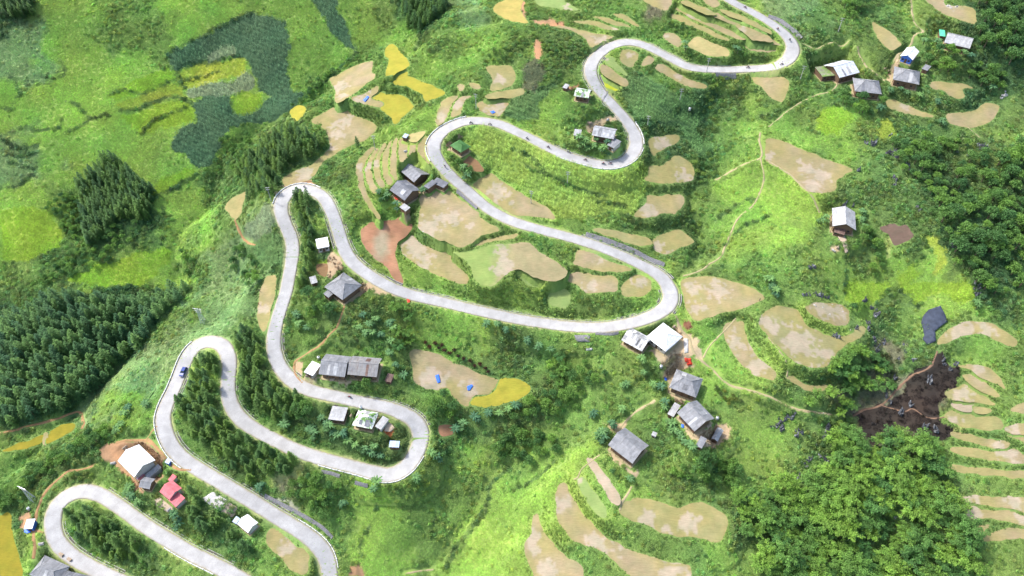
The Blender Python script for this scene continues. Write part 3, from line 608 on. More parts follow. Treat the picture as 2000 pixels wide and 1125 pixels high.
for key, s_, wd_, mt in PATHS:
    px = P(key, s_); q = surf(px[:, 0], px[:, 1], hs); q = resample(spline(q, 5), 0.7); q[:, 2] = hs(q[:, 0], q[:, 1])
    for _ in range(8): q[1:-1, 2] = .5 * q[1:-1, 2] + .25 * (q[2:, 2] + q[:-2, 2])
    PATHQ.append((q, wd_, mt)); DP = {}
    dp = np.full(X.shape, 9.0, np.float32); hp = np.zeros(X.shape, np.float32)
    for x, y, z in q:
        a, b_ = win(x, x, y, y, 3); d = np.hypot(X[a, b_] - x, Y[a, b_] - y); u = d < dp[a, b_]; dp[a, b_][u] = d[u]; hp[a, b_][u] = z
    k_ = np.clip(1.6 - (dp - wd_ * .6) / 1.1, 0, 1); k_ = np.where((MASK == 0) & (dp < 5) & (DR > .5), np.minimum(k_, 1), 0); HT = HT * (1 - k_) + hp * k_
GX = np.gradient(HT, XS, axis=0); GY = np.gradient(HT, YS, axis=1)

# ------------------------------------------------------------------ ground colours
TC = {'Y': (0.285, 0.425, 0.095), 'L': (0.245, 0.37, 0.088), 'G': (0.195, 0.30, 0.082), 'S': (0.15, 0.24, 0.075), 'D': (0.088, 0.165, 0.062), 'P': (0.235, 0.345, 0.145), 'B': (0.20, 0.195, 0.12)}
DENS = {'Y': 0.05, 'L': 0.16, 'G': 0.42, 'S': 0.72, 'D': 0.9, 'P': 0.22, 'B': 0.2}
PC = {'maize_dark': (0.062, 0.125, 0.062), 'maize_grey': (0.16, 0.22, 0.12), 'yellow': (0.36, 0.42, 0.075), 'yellowish': (0.28, 0.41, 0.06), 'gold': (0.33, 0.40, 0.075),
      'maize_lime': (0.22, 0.32, 0.07), 'maize_mid': (0.105, 0.19, 0.065), 'burnt': (0.034, 0.027, 0.023), 'scrub_dark': (0.07, 0.09, 0.035), 'scrub_brown': (0.17, 0.185, 0.10),
      'dirt_red': s2l((158, 124, 96)), 'dirt': s2l((166, 148, 122)), 'dirt_thin': s2l((150, 150, 96)), 'clay_paint': s2l((176, 110, 70)), 'soil': s2l((122, 84, 66)), 'gravel': s2l((150, 148, 130))}
LET = np.array([[('YLGSDPB'.index(ch)) for ch in row] for row in COVER])
TCA = np.array([TC[k] for k in 'YLGSDPB']); DNA = np.array([DENS[k] for k in 'YLGSDPB'])
GT = TCA[LET]; GD = DNA[LET]      # 22 x 40
def cover(px, py, wx, wy):
    """tint and scrub density at picture-surveyed places; borders wander with a world-space noise"""
    ux = np.clip((px + 70 * vn(wx, wy, 9, 11) + 30 * vn(wx, wy, 3, 12)) / 50 - 0.5, 0, 38.99); uy = np.clip((py + 70 * vn(wx, wy, 9, 13) + 30 * vn(wx, wy, 3, 14)) / 51.1 - 0.5, 0, 20.99)
    j = ux.astype(int); i = uy.astype(int); fx = ux - j; fy = uy - i
    fx = np.clip((fx - 0.5) * 1.7 + 0.5, 0, 1); fy = np.clip((fy - 0.5) * 1.7 + 0.5, 0, 1)
    def L(A):
        e = (lambda q: q[..., None]) if A.ndim == 3 else (lambda q: q)
        return (A[i, j] * e(1 - fx) + A[i, j + 1] * e(fx)) * e(1 - fy) + (A[i + 1, j] * e(1 - fx) + A[i + 1, j + 1] * e(fx)) * e(fy)
    return L(GT), L(GD)
PAINTP = [(P(k, s), kind) for k, s, kind in PAINT]
def paint(px, py, wx, wy, tint, dens):
    code = np.zeros(px.shape, int)
    qx = px + 5 * vn(wx, wy, 2.2, 21); qy = py + 5 * vn(wx, wy, 2.2, 22)
    for n_, (pl, kind) in enumerate(PAINTP):
        lo = pl.min(0); hi = pl.max(0)
        c_ = (qx > lo[0]) & (qx < hi[0]) & (qy > lo[1]) & (qy < hi[1]); ix = np.nonzero(c_)
        if len(ix[0]) == 0: continue
        am = 34 if kind == 'burnt' else 7 if kind.startswith('dirt') else 9; ins = inpoly(qx[ix] + am * vn(wx[ix], wy[ix], 4, 26), qy[ix] + am * vn(wx[ix], wy[ix], 4, 27), pl); ix = tuple(k_[ins] for k_ in ix)
        col = np.array(PC[kind])
        if kind == 'dirt_thin': tint[ix] = 0.5 * tint[ix] + 0.5 * col; dens[ix] *= 0.5
        else: tint[ix] = col; dens[ix] = {'burnt': 0.12, 'scrub_dark': 0.7, 'scrub_brown': 0.3}.get(kind, 0.0)
        code[ix] = n_ + 1
    return code
PX, PY = project(X, Y, HT)
TINT, DEN = cover(PX, PY, X, Y)
CODE = paint(PX, PY, X, Y, TINT, DEN)
for key, s_, wp_ in LINES:
    pl = spline(P(key, s_), 5); lo = pl.min(0) - 12; hi = pl.max(0) + 12; ix = np.nonzero((PX > lo[0]) & (PX < hi[0]) & (PY > lo[1]) & (PY < hi[1]))
    d_ = distpoly(PX[ix] + 5 * vn(X[ix], Y[ix], 3, 24), PY[ix] + 5 * vn(X[ix], Y[ix], 3, 25), pl, False); k_ = np.clip(1.5 - d_ / (wp_ * .8), 0, 1); TINT[ix] = TINT[ix] * (1 - .75 * k_[:, None]) + np.array((.06, .12, .05)) * .75 * k_[:, None]; DEN[ix] = np.maximum(DEN[ix], .75 * k_); CODE[ix] = np.where(k_ > .5, 0, CODE[ix])
for k in range(3): TINT[..., k] *= 1 + (0.14 + .35 * np.clip(DEN, 0, .5)) * vn(X, Y, 6.5, 31) + 0.16 * vn(X, Y, 19, 33)
TINT[..., 0] *= 1 + 0.22 * vn(X, Y, 11, 35)
# worn verge beside the roads
vg = np.clip(1 - np.abs(DR - 0.35) / 0.9, 0, 1) * np.clip(0.5 + 1.6 * vn(X, Y, 4, 36), 0, 1)
TINT = TINT * (1 - 0.7 * vg[..., None]) + np.array(s2l((176, 168, 128))) * 0.7 * vg[..., None]

_kk = np.array([''] + [k for _p, k in PAINTP], dtype=object)[CODE]
GMUL = np.where(np.isin(_kk, ['dirt', 'dirt_red', 'clay_paint', 'soil', 'gravel', 'burnt', 'dirt_thin']), 1.0, 0.78 + .2 * np.clip(1 - DM / 1.3, 0, 1) * (DR < 3))
def grid_mesh(name, XX, YY, ZZ, mat, tint=None):
    nx, ny = XX.shape; co = np.stack([XX, YY, ZZ], -1).reshape(-1, 3)
    i, j = np.meshgrid(np.arange(nx - 1), np.arange(ny - 1), indexing='ij'); v = (i * ny + j).ravel()
    f = np.stack([v, v + ny, v + ny + 1, v + 1], 1)
    return np_mesh(name, co, f, mat, tint.reshape(-1, 3) if tint is not None else None)
def np_mesh(name, co, f, mat, tint=None, smooth=True):
    me = bpy.data.meshes.new(name); me.vertices.add(len(co)); me.vertices.foreach_set('co', np.asarray(co, np.float32).ravel())
    k = f.shape[1]; me.loops.add(f.size); me.loops.foreach_set('vertex_index', f.astype(np.int32).ravel())
    me.polygons.add(len(f)); me.polygons.foreach_set('loop_start', (np.arange(len(f)) * k).astype(np.int32))
    me.polygons.foreach_set('loop_total', np.full(len(f), k, np.int32))
    me.update(calc_edges=True)
    if smooth: me.polygons.foreach_set('use_smooth', np.ones(len(f), bool))
    if tint is not None:
        a = me.attributes.new('tint', 'FLOAT_COLOR', 'POINT'); a.data.foreach_set('color', np.c_[tint, np.ones(len(tint))].astype(np.float32).ravel())
    if mat: me.materials.append(MATS[mat])
    return me
def link(name, me, parent=None, label=None, cat=None, group=None, kind=None, loc=None):
    o = bpy.data.objects.new(name, me); COL.objects.link(o)
    if parent is not None: o.parent = parent
    if loc is not None: o.location = loc
    return tag(o, label, cat, group, kind)
def tag(o, label=None, cat=None, group=None, kind=None):
    if label: o['label'] = label
    if cat: o['category'] = cat
    if group: o['group'] = group
    if kind: o['kind'] = kind
    return o
link('ground', grid_mesh('ground', X, Y, HT, 'ground', TINT * GMUL[..., None]), label='steep green hillside, valley and banks covered with grass and weeds', cat='ground', kind='structure')

# terrace sheets
KC = {'tan': s2l((188, 160, 122)), 'olive': s2l((176, 160, 108)), 'moss': s2l((160, 172, 98)), 'rice': s2l((190, 172, 62)), 'rice2': s2l((168, 148, 44)), 'ripe': s2l((206, 176, 96)), 'straw': s2l((212, 184, 122)), 'straw2': s2l((200, 170, 140)),
      'lime': s2l((208, 205, 58)), 'clay': s2l((196, 138, 104)), 'clay2': s2l((166, 122, 84)), 'soil': s2l((128, 100, 84)), 'mixed': s2l((186, 162, 118))}
KL = {'tan': 'harvested tan terrace floor with stubble', 'olive': 'olive tan terrace floor with weedy stubble', 'moss': 'greenish moss covered terrace floor', 'rice': 'terrace of ripe yellow rice', 'rice2': 'terrace of ripe golden green rice',
      'ripe': 'terrace of half cut ripe rice', 'straw': 'straw covered terrace', 'straw2': 'narrow terrace strewn with pink straw', 'lime': 'small bright lime seedbed terrace', 'clay': 'bare red clay ground with a grey patch', 'clay2': 'small bare earth plot', 'soil': 'ploughed brown soil plot', 'mixed': 'large terrace, half green and half tan'}
for k in KC: KC[k] = tuple(v * f for v, f in zip(KC[k][:3], (.57, .66, .76))) if k not in ('rice', 'lime', 'clay', 'rice2') else tuple(v * f for v, f in zip(KC[k][:3], (.56, .64, .72)))
for wp, lv, kind, straw in FW:
    lo = wp.min(0); hi = wp.max(0); s_ = 0.8
    gx, gy = np.meshgrid(np.arange(lo[0], hi[0], s_), np.arange(lo[1], hi[1], s_), indexing='ij'); gx = gx.ravel() + rng.uniform(-.15, .15, gx.size); gy = gy.ravel() + rng.uniform(-.15, .15, gy.size)
    ok = inpoly(gx, gy, wp) & (distpoly(gx, gy, wp) > 0.45)
    bp = resample(np.r_[wp, wp[:1]], 0.9)[:-1]
    pts = [Vector(p_) for p_ in bp] + [Vector(p_) for p_ in np.c_[gx[ok], gy[ok]]]
    nb = len(bp)
    vs, es, fs, *_r = geometry.delaunay_2d_cdt(pts, [(k, (k + 1) % nb) for k in range(nb)], [], 1, 1e-4)
    va = np.array([(v_.x, v_.y) for v_ in vs]); fa = np.array([f_ for f_ in fs if len(f_) == 3])
    if len(fa) == 0: continue
    cen = va[fa].mean(1); keep = (msk(DR, cen[:, 0], cen[:, 1]) > 0.7) & inpoly(cen[:, 0], cen[:, 1], wp)
    keep &= msk(MASK, cen[:, 0], cen[:, 1]) != 3
    fa = fa[keep]
    if len(fa) == 0: continue
    x, y = va[:, 0], va[:, 1]; t_ = np.tile(np.array(KC[kind]), (len(va), 1))
    if kind == 'mixed':
        k_ = np.clip(0.5 + ((-(x - wp[:, 0].mean()) + 0.2 * (y - wp[:, 1].mean()) - 3) / 7) + 1.2 * vn(x, y, 5, 41), 0, 1)[:, None]
        t_ = t_ * (1 - k_) + np.array(s2l((128, 146, 84))) * k_
    if kind in ('tan', 'olive'):
        de = distpoly(x, y, wp); k_ = np.clip(0.42 + 1.3 * vn(x, y, 7, 43) + 0.35 * np.exp(-de / 2.0), 0, 0.8)[:, None]
        t_ = t_ * (1 - k_) + np.array(s2l((140, 132, 86))) * k_
    if kind == 'clay':
        cx_, cy_ = on_plane(745, 481, lv)[:2]; k_ = np.clip(1.6 - 1.0 * np.hypot((x - cx_) / 2.9, (y - cy_) / 6.5) + 0.6 * vn(x, y, 2, 44), 0, 1)[:, None]
        t_ = t_ * (0.75 + 0.5 * vn(x, y, 3.5, 45)[:, None] + 0.25); t_ = t_ * (1 - k_) + np.array(s2l((150, 138, 118))) * k_
    for sx, sy, sr in straw:
        d = np.hypot(x - sx, (y - sy)) / sr + 1.1 * vn(x, y, 2.6, 46) + 1.5 * vn(x, y, 1.2, 47)
        k_ = np.clip((1.15 - d) * 5, 0, 0.85)[:, None]; t_ = t_ * (1 - k_) + np.array(s2l((160, 148, 133))) * k_
    t_ *= (1 + 0.16 * vn(x, y, 4, 48) + 0.12 * vn(x, y, 1.3, 49))[:, None]
    z = plz(x, y, lv) + 0.03 + 0.05 * vn(x, y, 1.7, 50)
    link('terrace_field', np_mesh('terrace_field', np.c_[x, y, z], fa, 'field', t_), kind='structure', label=KL[kind], cat='field')

# roads as solid slabs
def ribbon(c3, t, offs, dz, thick, mat, name, attrs=True, closed_sides=True):
    nrm = np.stack([-t[:, 1], t[:, 0]], 1); m_ = offs.shape[1]
    co = np.zeros((len(c3), m_, 3))
    for k in range(m_):
        co[:, k, :2] = c3[:, :2] + nrm * offs[:, k:k + 1]; co[:, k, 2] = c3[:, 2] + dz
    if thick:
        lo = co[:, [0, -1]].copy(); lo[..., 2] -= thick; co = np.concatenate([lo[:, :1], co, lo[:, 1:]], 1)
    nx, ny = co.shape[:2]; i, j = np.meshgrid(np.arange(nx - 1), np.arange(ny - 1), indexing='ij'); v = (i * ny + j).ravel()
    me = np_mesh(name, co.reshape(-1, 3), np.stack([v, v + ny, v + ny + 1, v + 1][::-1], 1), mat, smooth=False)
    if attrs:
        ln_ = np.abs(np.linspace(-1, 1, m_)); ln_ = np.r_[1.0, ln_, 1.0] if thick else ln_
        a = me.attributes.new('lane', 'FLOAT', 'POINT'); a.data.foreach_set('value', np.tile(ln_, nx).astype(np.float32))
        s_ = np.r_[0, np.cumsum(np.linalg.norm(np.diff(c3, axis=0), axis=1))]
        a = me.attributes.new('along', 'FLOAT', 'POINT'); a.data.foreach_set('value', np.repeat(s_, ny).astype(np.float32))
    return me
for name, (c3, t, hw) in ROADL.items():
    q = np.linspace(-1, 1, 9)
    edge = hw[:, None] * q[None, :]
    wob = 0.14 * vn(c3[:, 0], c3[:, 1], 1.6, 51); edge[:, 0] += wob; edge[:, -1] += 0.14 * vn(c3[:, 0], c3[:, 1], 1.6, 52)
    link('road', ribbon(c3, t, edge, 0.03, 0.35, 'road_concrete', name), kind='structure', label='pale concrete mountain road winding in hairpins' if name == 'road' else 'lowest hairpin of the pale concrete road at the bottom left', cat='road')
for q, wd_, mt in PATHQ:
    q[:, :2] += np.c_[0.35 * vn(q[:, 0], q[:, 1], 3, 53), 0.35 * vn(q[:, 0], q[:, 1], 3, 54)]
    t = np.gradient(q[:, :2], axis=0); t /= np.hypot(t[:, 0], t[:, 1])[:, None] + 1e-9
    hw_ = wd_ / 2 * (1 + 0.7 * vn(q[:, 0], q[:, 1], 1.8, 55))
    nrm = np.stack([-t[:, 1], t[:, 0]], 1); co = np.zeros((len(q), 4, 3))
    for k, f_ in enumerate((-1.5, -0.8, 0.8, 1.5)):
        co[:, k, :2] = q[:, :2] + nrm * (hw_ * f_)[:, None]; co[:, k, 2] = hs(co[:, k, 0], co[:, k, 1]) + (0.14 if k in (1, 2) else -0.12)
    nx, ny = 4, 4; i, j = np.meshgrid(np.arange(len(q) - 1), np.arange(3), indexing='ij'); v = (i * 4 + j).ravel()
    for x, y, z in q:
        a, b_ = win(x, x, y, y, wd_ * 0.9); DM[a, b_] = np.minimum(DM[a, b_], 0.1); MASK[a, b_][MASK[a, b_] == 0] = 4
    link('dirt_path', np_mesh('dirt_path', co.reshape(-1, 3), np.stack([v, v + 4, v + 5, v + 1][::-1], 1), 'dirt_' + mt), kind='structure', label='narrow trodden earth footpath', cat='path')
# ------------------------------------------------------------------ foliage materials
def leafmat(name, col, var=0.35, trans=0.38, stuff=False, hue=0.25):
    m, n, b = newmat(name)
    g = N(n, 'ShaderNodeNewGeometry')
    f = ramp(n, noise(n, 1.1, 3), 0.3, 0.7, 1 - var, 1 + var)
    if stuff:
        at = N(n, 'ShaderNodeAttribute', attribute_name='tint', attribute_type='INSTANCER'); base_ = at.outputs[0]
    else:
        oi = N(n, 'ShaderNodeObjectInfo')
        lo = (col[0] * 0.6, col[1] * 0.68, col[2] * 0.9); hi = (col[0] * (1.25 + hue), col[1] * 1.25, col[2] * 0.95)
        base_ = mixc(n, oi.outputs['Random'], lo, hi)
    tn = N(n, 'ShaderNodeAttribute', attribute_name='tone')
    mu = N(n, 'ShaderNodeMath', operation='MULTIPLY'); n.links.new(f, mu.inputs[0]); n.links.new(tn.outputs['Fac'], mu.inputs[1])
    cb = N(n, 'ShaderNodeCombineColor'); [n.links.new(mu.outputs[0], cb.inputs[k]) for k in range(3)]
    c = mixc(n, 1.0, base_, cb.outputs[0], 'MULTIPLY')
    n.links.new(c, b.inputs['Base Color']); b.inputs['Roughness'].default_value = 0.6
    tr = N(n, 'ShaderNodeBsdfTranslucent'); n.links.new(c, tr.inputs[0]); ms = N(n, 'ShaderNodeMixShader'); ms.inputs[0].default_value = trans
    n.links.new(b.outputs[0], ms.inputs[1]); n.links.new(tr.outputs[0], ms.inputs[2]); n.links.new(ms.outputs[0], n.nodes['Material Output'].inputs[0])
    return m
leafmat('leaf_stuff', None, 0.22, 0.4, True)
leafmat('leaf_plantation', (0.085, 0.20, 0.055), 0.3, hue=0.3)
leafmat('leaf_forest', (0.088, 0.215, 0.07), 0.3, hue=0.35)
leafmat('leaf_conifer', (0.095, 0.205, 0.048), 0.3, hue=0.3)
leafmat('leaf_broad', (0.145, 0.30, 0.075), 0.35, hue=0.2)
leafmat('leaf_bamboo', (0.16, 0.34, 0.075), 0.35, hue=0.35)
leafmat('leaf_banana', (0.115, 0.25, 0.095), 0.2, hue=0.2)
leafmat('leaf_shrub', (0.14, 0.29, 0.075), 0.35, hue=0.5)
leafmat('leaf_purple', (0.06, 0.028, 0.024), 0.4, hue=0.2)
leafmat('leaf_olive', (0.14, 0.20, 0.05), 0.35, hue=0.3)
basic('bark', (0.13, 0.10, 0.07), 0.9, 0.3, 6, 0.03)
basic('stem', (0.14, 0.17, 0.07), 0.8, 0.25, 6)

class TM:
    """collects tapered tubes and leaf faces; per-face tone"""
    def __init__(s): s.v = []; s.f = []; s.t = []
    def tube(s, pts, rad, k=6):
        b0 = len(s.v); pts = [Vector(p_) for p_ in pts]
        for i, p_ in enumerate(pts):
            d = (pts[min(i + 1, len(pts) - 1)] - pts[max(i - 1, 0)]).normalized(); q = d.to_track_quat('Z', 'Y')
            for a in range(k): s.v.append(p_ + q @ Vector((math.cos(a * 2 * math.pi / k) * rad[i], math.sin(a * 2 * math.pi / k) * rad[i], 0)))
        for i in range(len(pts) - 1):
            for a in range(k):
                A = b0 + i * k + a; B = b0 + i * k + (a + 1) % k; s.f.append((A, B, B + k, A + k)); s.t.append(1)
        s.f.append(tuple(b0 + (len(pts) - 1) * k + a for a in range(k))); s.t.append(1)
    def leaf(s, p_, d, up, L, w_, tone=1.0, droop=0.2):
        d = Vector(d).normalized(); sd = d.cross(Vector(up)); sd = sd.normalized() if sd.length > 1e-4 else Vector((1, 0, 0)); b0 = len(s.v); p_ = Vector(p_)
        s.v += [p_, p_ + d * L * 0.5 + sd * w_ / 2, p_ + d * L - Vector((0, 0, droop * L)), p_ + d * L * 0.5 - sd * w_ / 2]
        s.f.append((b0, b0 + 1, b0 + 2, b0 + 3)); s.t.append(tone)
    def cloud(s, c, r, n_, size, rnd, flat=0.8, tone=1.0):
        c = Vector(c)
        for _ in range(n_):
            d = Vector((rnd.gauss(0, 1), rnd.gauss(0, 1), rnd.gauss(0.25, 1))).normalized(); q = r * (0.55 + 0.45 * rnd.random() ** 0.5)
            p_ = c + Vector((d.x * q, d.y * q, d.z * q * flat))
            o_ = (d + Vector((rnd.gauss(0, .6), rnd.gauss(0, .6), rnd.gauss(0, .4)))); t1 = o_.cross(Vector((rnd.gauss(0, 1), rnd.gauss(0, 1), rnd.gauss(0, 1))))
            z_ = size * rnd.uniform(0.6, 1.3); s.leaf(p_, t1, o_, z_, z_ * 0.75, tone * rnd.uniform(0.75, 1.25), 0.1)
    def mesh(s, name, mat, smooth=False):
        me = bpy.data.meshes.new(name); me.from_pydata([tuple(x) for x in s.v], [], s.f); me.materials.append(MATS[mat])
        a = me.attributes.new('tone', 'FLOAT', 'FACE'); a.data.foreach_set('value', np.array(s.t, np.float32))
        if smooth: me.polygons.foreach_set('use_smooth', [True] * len(me.polygons))
        me.update(); return me

def t_conical(nm, mat, h, r, seed, tip=0.25, tiers=9, size=0.55, lean=0.0):
    rnd = random.Random(seed); tr = TM(); tr.tube([(0, 0, -0.6), (0.05, 0, h * 0.4), (0.02, 0, h * 0.93)], [0.16, 0.10, 0.03])
    for a in range(7):
        an = rnd.random() * 6.28; z = h * rnd.uniform(0.25, 0.7); tr.tube([(0, 0, z), (math.cos(an) * r * .6, math.sin(an) * r * .6, z + .3)], [.04, .015], 4)
    cr = TM()
    for i in range(tiers):
        f = i / (tiers - 1); z = h * (0.18 + 0.80 * f); rr = r * ((1 - f) ** 0.75 * (1 - tip) + tip * (1 - f * f)) + 0.12
        nb = max(3, int(9 * rr / r + 2))
        for k in range(nb):
            a = 6.283 * k / nb + rnd.random(); L = rr * rnd.uniform(0.7, 1.15)
            for q in range(5):
                s_ = (q + 1) / 5; px_ = (math.cos(a) * L * s_, math.sin(a) * L * s_, z + 0.25 * L * s_ - 0.3 * L * s_ * s_ + rnd.uniform(-.15, .15))
                for sd in (-1, 1):
                    cr.leaf(px_, (math.cos(a + sd * 0.8 + rnd.uniform(-.4, .4)), math.sin(a + sd * 0.8 + rnd.uniform(-.4, .4)), rnd.uniform(-0.1, 0.5)), (0, 0, 1), size * rnd.uniform(.6, 1.2), size * 0.5, rnd.uniform(.7, 1.1) * (0.9 + 0.35 * s_), 0.15)
    for k in range(8): cr.leaf((0, 0, h * .93), (rnd.gauss(0, .5), rnd.gauss(0, .5), 1), (1, 0, 0), size * 1.2, size * .4, 1.25, 0)
    return tr.mesh('trunk', 'bark'), cr.mesh('crown', mat), h
def t_broad(nm, mat, h, r, seed, n_l=13, size=0.5, per=75):
    rnd = random.Random(seed); tr = TM(); cr = TM(); tr.tube([(0, 0, -0.8), (0.1, 0.05, h * .3), (0.2, -.1, h * .55)], [.28, .2, .13])
    for k in range(n_l):
        a = k * 2.4; q = r * 0.72 * math.sqrt((k + .3) / n_l); z = h * (0.86 - 0.36 * (q / r) ** 1.5) + rnd.uniform(-.5, .4)
        c = (math.cos(a) * q + rnd.uniform(-.3, .3), math.sin(a) * q + rnd.uniform(-.3, .3), z)
        tr.tube([(0.15, -.05, h * rnd.uniform(.35, .52)), (c[0] * .6, c[1] * .6, z * .82), c], [.1, .06, .02], 4)
        rr = r * rnd.uniform(0.26, 0.42); cr.cloud(c, rr, int(per * (rr / (r * .34)) ** 2), size, rnd, 0.8, rnd.uniform(0.8, 1.2))
    return tr.mesh('trunk', 'bark'), cr.mesh('crown', mat), h
def t_bamboo(nm, mat, h, r, seed, n_c=14, size=0.55):
    rnd = random.Random(seed); tr = TM(); cr = TM()
    for k in range(n_c):
        a = k * 2.399 + rnd.uniform(-.3, .3); q = r * rnd.uniform(0.55, 1.1); hh = h * rnd.uniform(.75, 1.05); pts = []
        for i in range(8):
            s_ = i / 7; pts.append((math.cos(a) * (0.25 + q * s_ ** 2.2), math.sin(a) * (0.25 + q * s_ ** 2.2), -0.6 + hh * (math.sin(s_ * 1.75) / 1.0)))
        tr.tube(pts, [.06 * (1 - i / 8.5) for i in range(8)], 4)
        tone = rnd.uniform(.75, 1.25)
        for i in range(3, 8):
            c = Vector(pts[i]); w_ = [0, 0, 0, .45, .7, .85, .8, .5][i] * (0.9 + 0.15 * r / 2)
            for _ in range(26):
                d = Vector((rnd.gauss(0, 1), rnd.gauss(0, 1), rnd.gauss(0, .8))).normalized(); p_ = c + d * w_ * rnd.uniform(.4, 1)
                z_ = size * rnd.uniform(.6, 1.3); cr.leaf(p_, Vector((math.cos(a), math.sin(a), -.2)) + Vector((rnd.gauss(0, .7), rnd.gauss(0, .7), rnd.gauss(0, .4))), (rnd.gauss(0, .5), rnd.gauss(0, .5), 1), z_, z_ * .42, tone * rnd.uniform(.75, 1.25), .25)
    return tr.mesh('culms', 'stem'), cr.mesh('crown', mat), h
def t_banana(nm, mat, h, seed, nst=3):
    rnd = random.Random(seed); tr = TM(); cr = TM()
    for s_ in range(nst):
        ox, oy = (0, 0) if s_ == 0 else (rnd.uniform(-1.3, 1.3), rnd.uniform(-1.3, 1.3)); hh = h * (1 if s_ == 0 else rnd.uniform(.55, .85))
        tr.tube([(ox, oy, -.4), (ox, oy, hh * .5), (ox, oy, hh)], [.16, .13, .08], 6); nl = 9
        for k in range(nl):
            a = 6.283 * k / nl + rnd.uniform(-.25, .25); L = 2.1 * rnd.uniform(.8, 1.1) * (hh / h) ** .6; el_ = rnd.uniform(.35, 1.0); tn = rnd.uniform(.75, 1.3); b0 = len(cr.v); M_ = 6
            for i in range(M_):
                q = i / (M_ - 1); rr = L * q * math.cos(el_ * (1 - .5 * q)); z = hh + L * (math.sin(el_) * q - 0.75 * q * q * (0.5 + .5 * math.sin(el_)))
                w_ = 0.30 * math.sin(math.pi * min(.98, .12 + .86 * q)) ** .6 * (hh / h)
                x, y = ox + math.cos(a) * rr, oy + math.sin(a) * rr
                cr.v += [Vector((x - math.sin(a) * w_, y + math.cos(a) * w_, z - .10)), Vector((x, y, z)), Vector((x + math.sin(a) * w_, y - math.cos(a) * w_, z - .10))]
            for i in range(M_ - 1):
                b_ = b0 + i * 3; cr.f += [(b_, b_ + 1, b_ + 4, b_ + 3), (b_ + 1, b_ + 2, b_ + 5, b_ + 4)]; cr.t += [tn, tn * .92]
    return tr.mesh('stem', 'stem'), cr.mesh('leaves', mat), h
def t_shrub(nm, mat, h, r, seed, size=.32):
    rnd = random.Random(seed); tr = TM(); cr = TM()
    for k in range(6):
        a = k * 2.4; q = r * .6 * math.sqrt((k + .2) / 6); c = (math.cos(a) * q, math.sin(a) * q, h * (.66 - .25 * (q / r)))
        tr.tube([(0, 0, -.3), (c[0] * .6, c[1] * .6, c[2] * .6), c], [.06, .04, .015], 4); cr.cloud(c, r * rnd.uniform(.36, .5), 55, size, rnd, .8, rnd.uniform(.8, 1.2))
    return tr.mesh('stems', 'bark'), cr.mesh('crown', mat), h
TPL = {
 'plantation_tree': [t_conical('a', 'leaf_plantation', h, r, s_, .35) for h, r, s_ in ((8.0, 1.75, 1), (9.0, 1.9, 2), (7.2, 1.6, 3))],
 'forest_tree': [t_conical('a', 'leaf_forest', h, r, s_, .75, 8, .62) for h, r, s_ in ((8.5, 2.2, 4), (9.5, 2.4, 5), (7.6, 2.0, 6))],
 'conifer_tree': [t_conical('a', 'leaf_conifer', h, r, s_, .5, 10, .55) for h, r, s_ in ((7.6, 2.1, 7), (8.8, 2.3, 8), (6.4, 1.9, 9), (9.6, 1.9, 39))],
 'broadleaf_tree': [t_broad('a', 'leaf_broad', h, r, s_) for h, r, s_ in ((6.5, 3.2, 10), (7.5, 3.6, 11), (5.5, 2.8, 12))],
 'bamboo_clump': [t_bamboo('a', 'leaf_bamboo', h, r, s_) for h, r, s_ in ((7.5, 3.4, 13), (8.5, 3.9, 14), (6.5, 3.0, 15))],
 'banana_plant': [t_banana('a', 'leaf_banana', h, s_) for h, s_ in ((2.6, 16), (3.1, 17), (2.3, 18))],
 'shrub': [t_shrub('a', 'leaf_shrub', h, r, s_) for h, r, s_ in ((2.2, 1.5, 19), (2.8, 1.9, 20))],
 'purple_shrub': [t_shrub('a', 'leaf_purple', 1.8, 1.5, 21, .3)],
 'olive_shrub': [t_shrub('a', 'leaf_olive', 2.4, 1.8, 22)],
}
PARTN = {'banana_plant': ('stem', 'leaves'), 'bamboo_clump': ('culms', 'crown'), 'shrub': ('stems', 'crown'), 'purple_shrub': ('stems', 'crown'), 'olive_shrub': ('stems', 'crown')}
CATN = {'plantation_tree': 'tree', 'forest_tree': 'tree', 'conifer_tree': 'conifer', 'broadleaf_tree': 'tree', 'wood_tree': 'tree', 'young_tree': 'tree', 'bamboo_clump': 'bamboo', 'banana_plant': 'banana plant', 'shrub': 'shrub', 'purple_shrub': 'shrub', 'olive_shrub': 'shrub'}
TPL['wood_tree'] = [(a.copy(), b.copy(), h) for a, b, h in TPL['broadleaf_tree']]; TPL['young_tree'] = [(a.copy(), b.copy(), h) for a, b, h in TPL['broadleaf_tree']]
PROTO = {}
for kind, L in TPL.items():
    PROTO[kind] = []
    for a, b_, h in L:
        r0 = bpy.data.objects.new(kind, None); r0.empty_display_size = .5; pa, pb = PARTN.get(kind, ('trunk', 'crown'))
        PROTO[kind].append((r0, bpy.data.objects.new(pa, a), bpy.data.objects.new(pb, b_), h))
COUNT = {}
PLACED = []
def plant(kind, x, y, z, s_, label, group):
    i = rng.integers(len(PROTO[kind])); r0, a, b_, h = PROTO[kind][i]
    r = r0.copy(); COL.objects.link(r); r.location = (x, y, z); r.scale = (s_ * rng.uniform(.92, 1.08), s_ * rng.uniform(.92, 1.08), s_); r.rotation_euler = (rng.uniform(-.06, .06), rng.uniform(-.06, .06), rng.uniform(0, 6.28))
    for q in (a, b_):
        c = q.copy(); COL.objects.link(c); c.parent = r
    tag(r, label, CATN[kind], group); COUNT[kind] = COUNT.get(kind, 0) + 1; PLACED.append((x, y)); return r
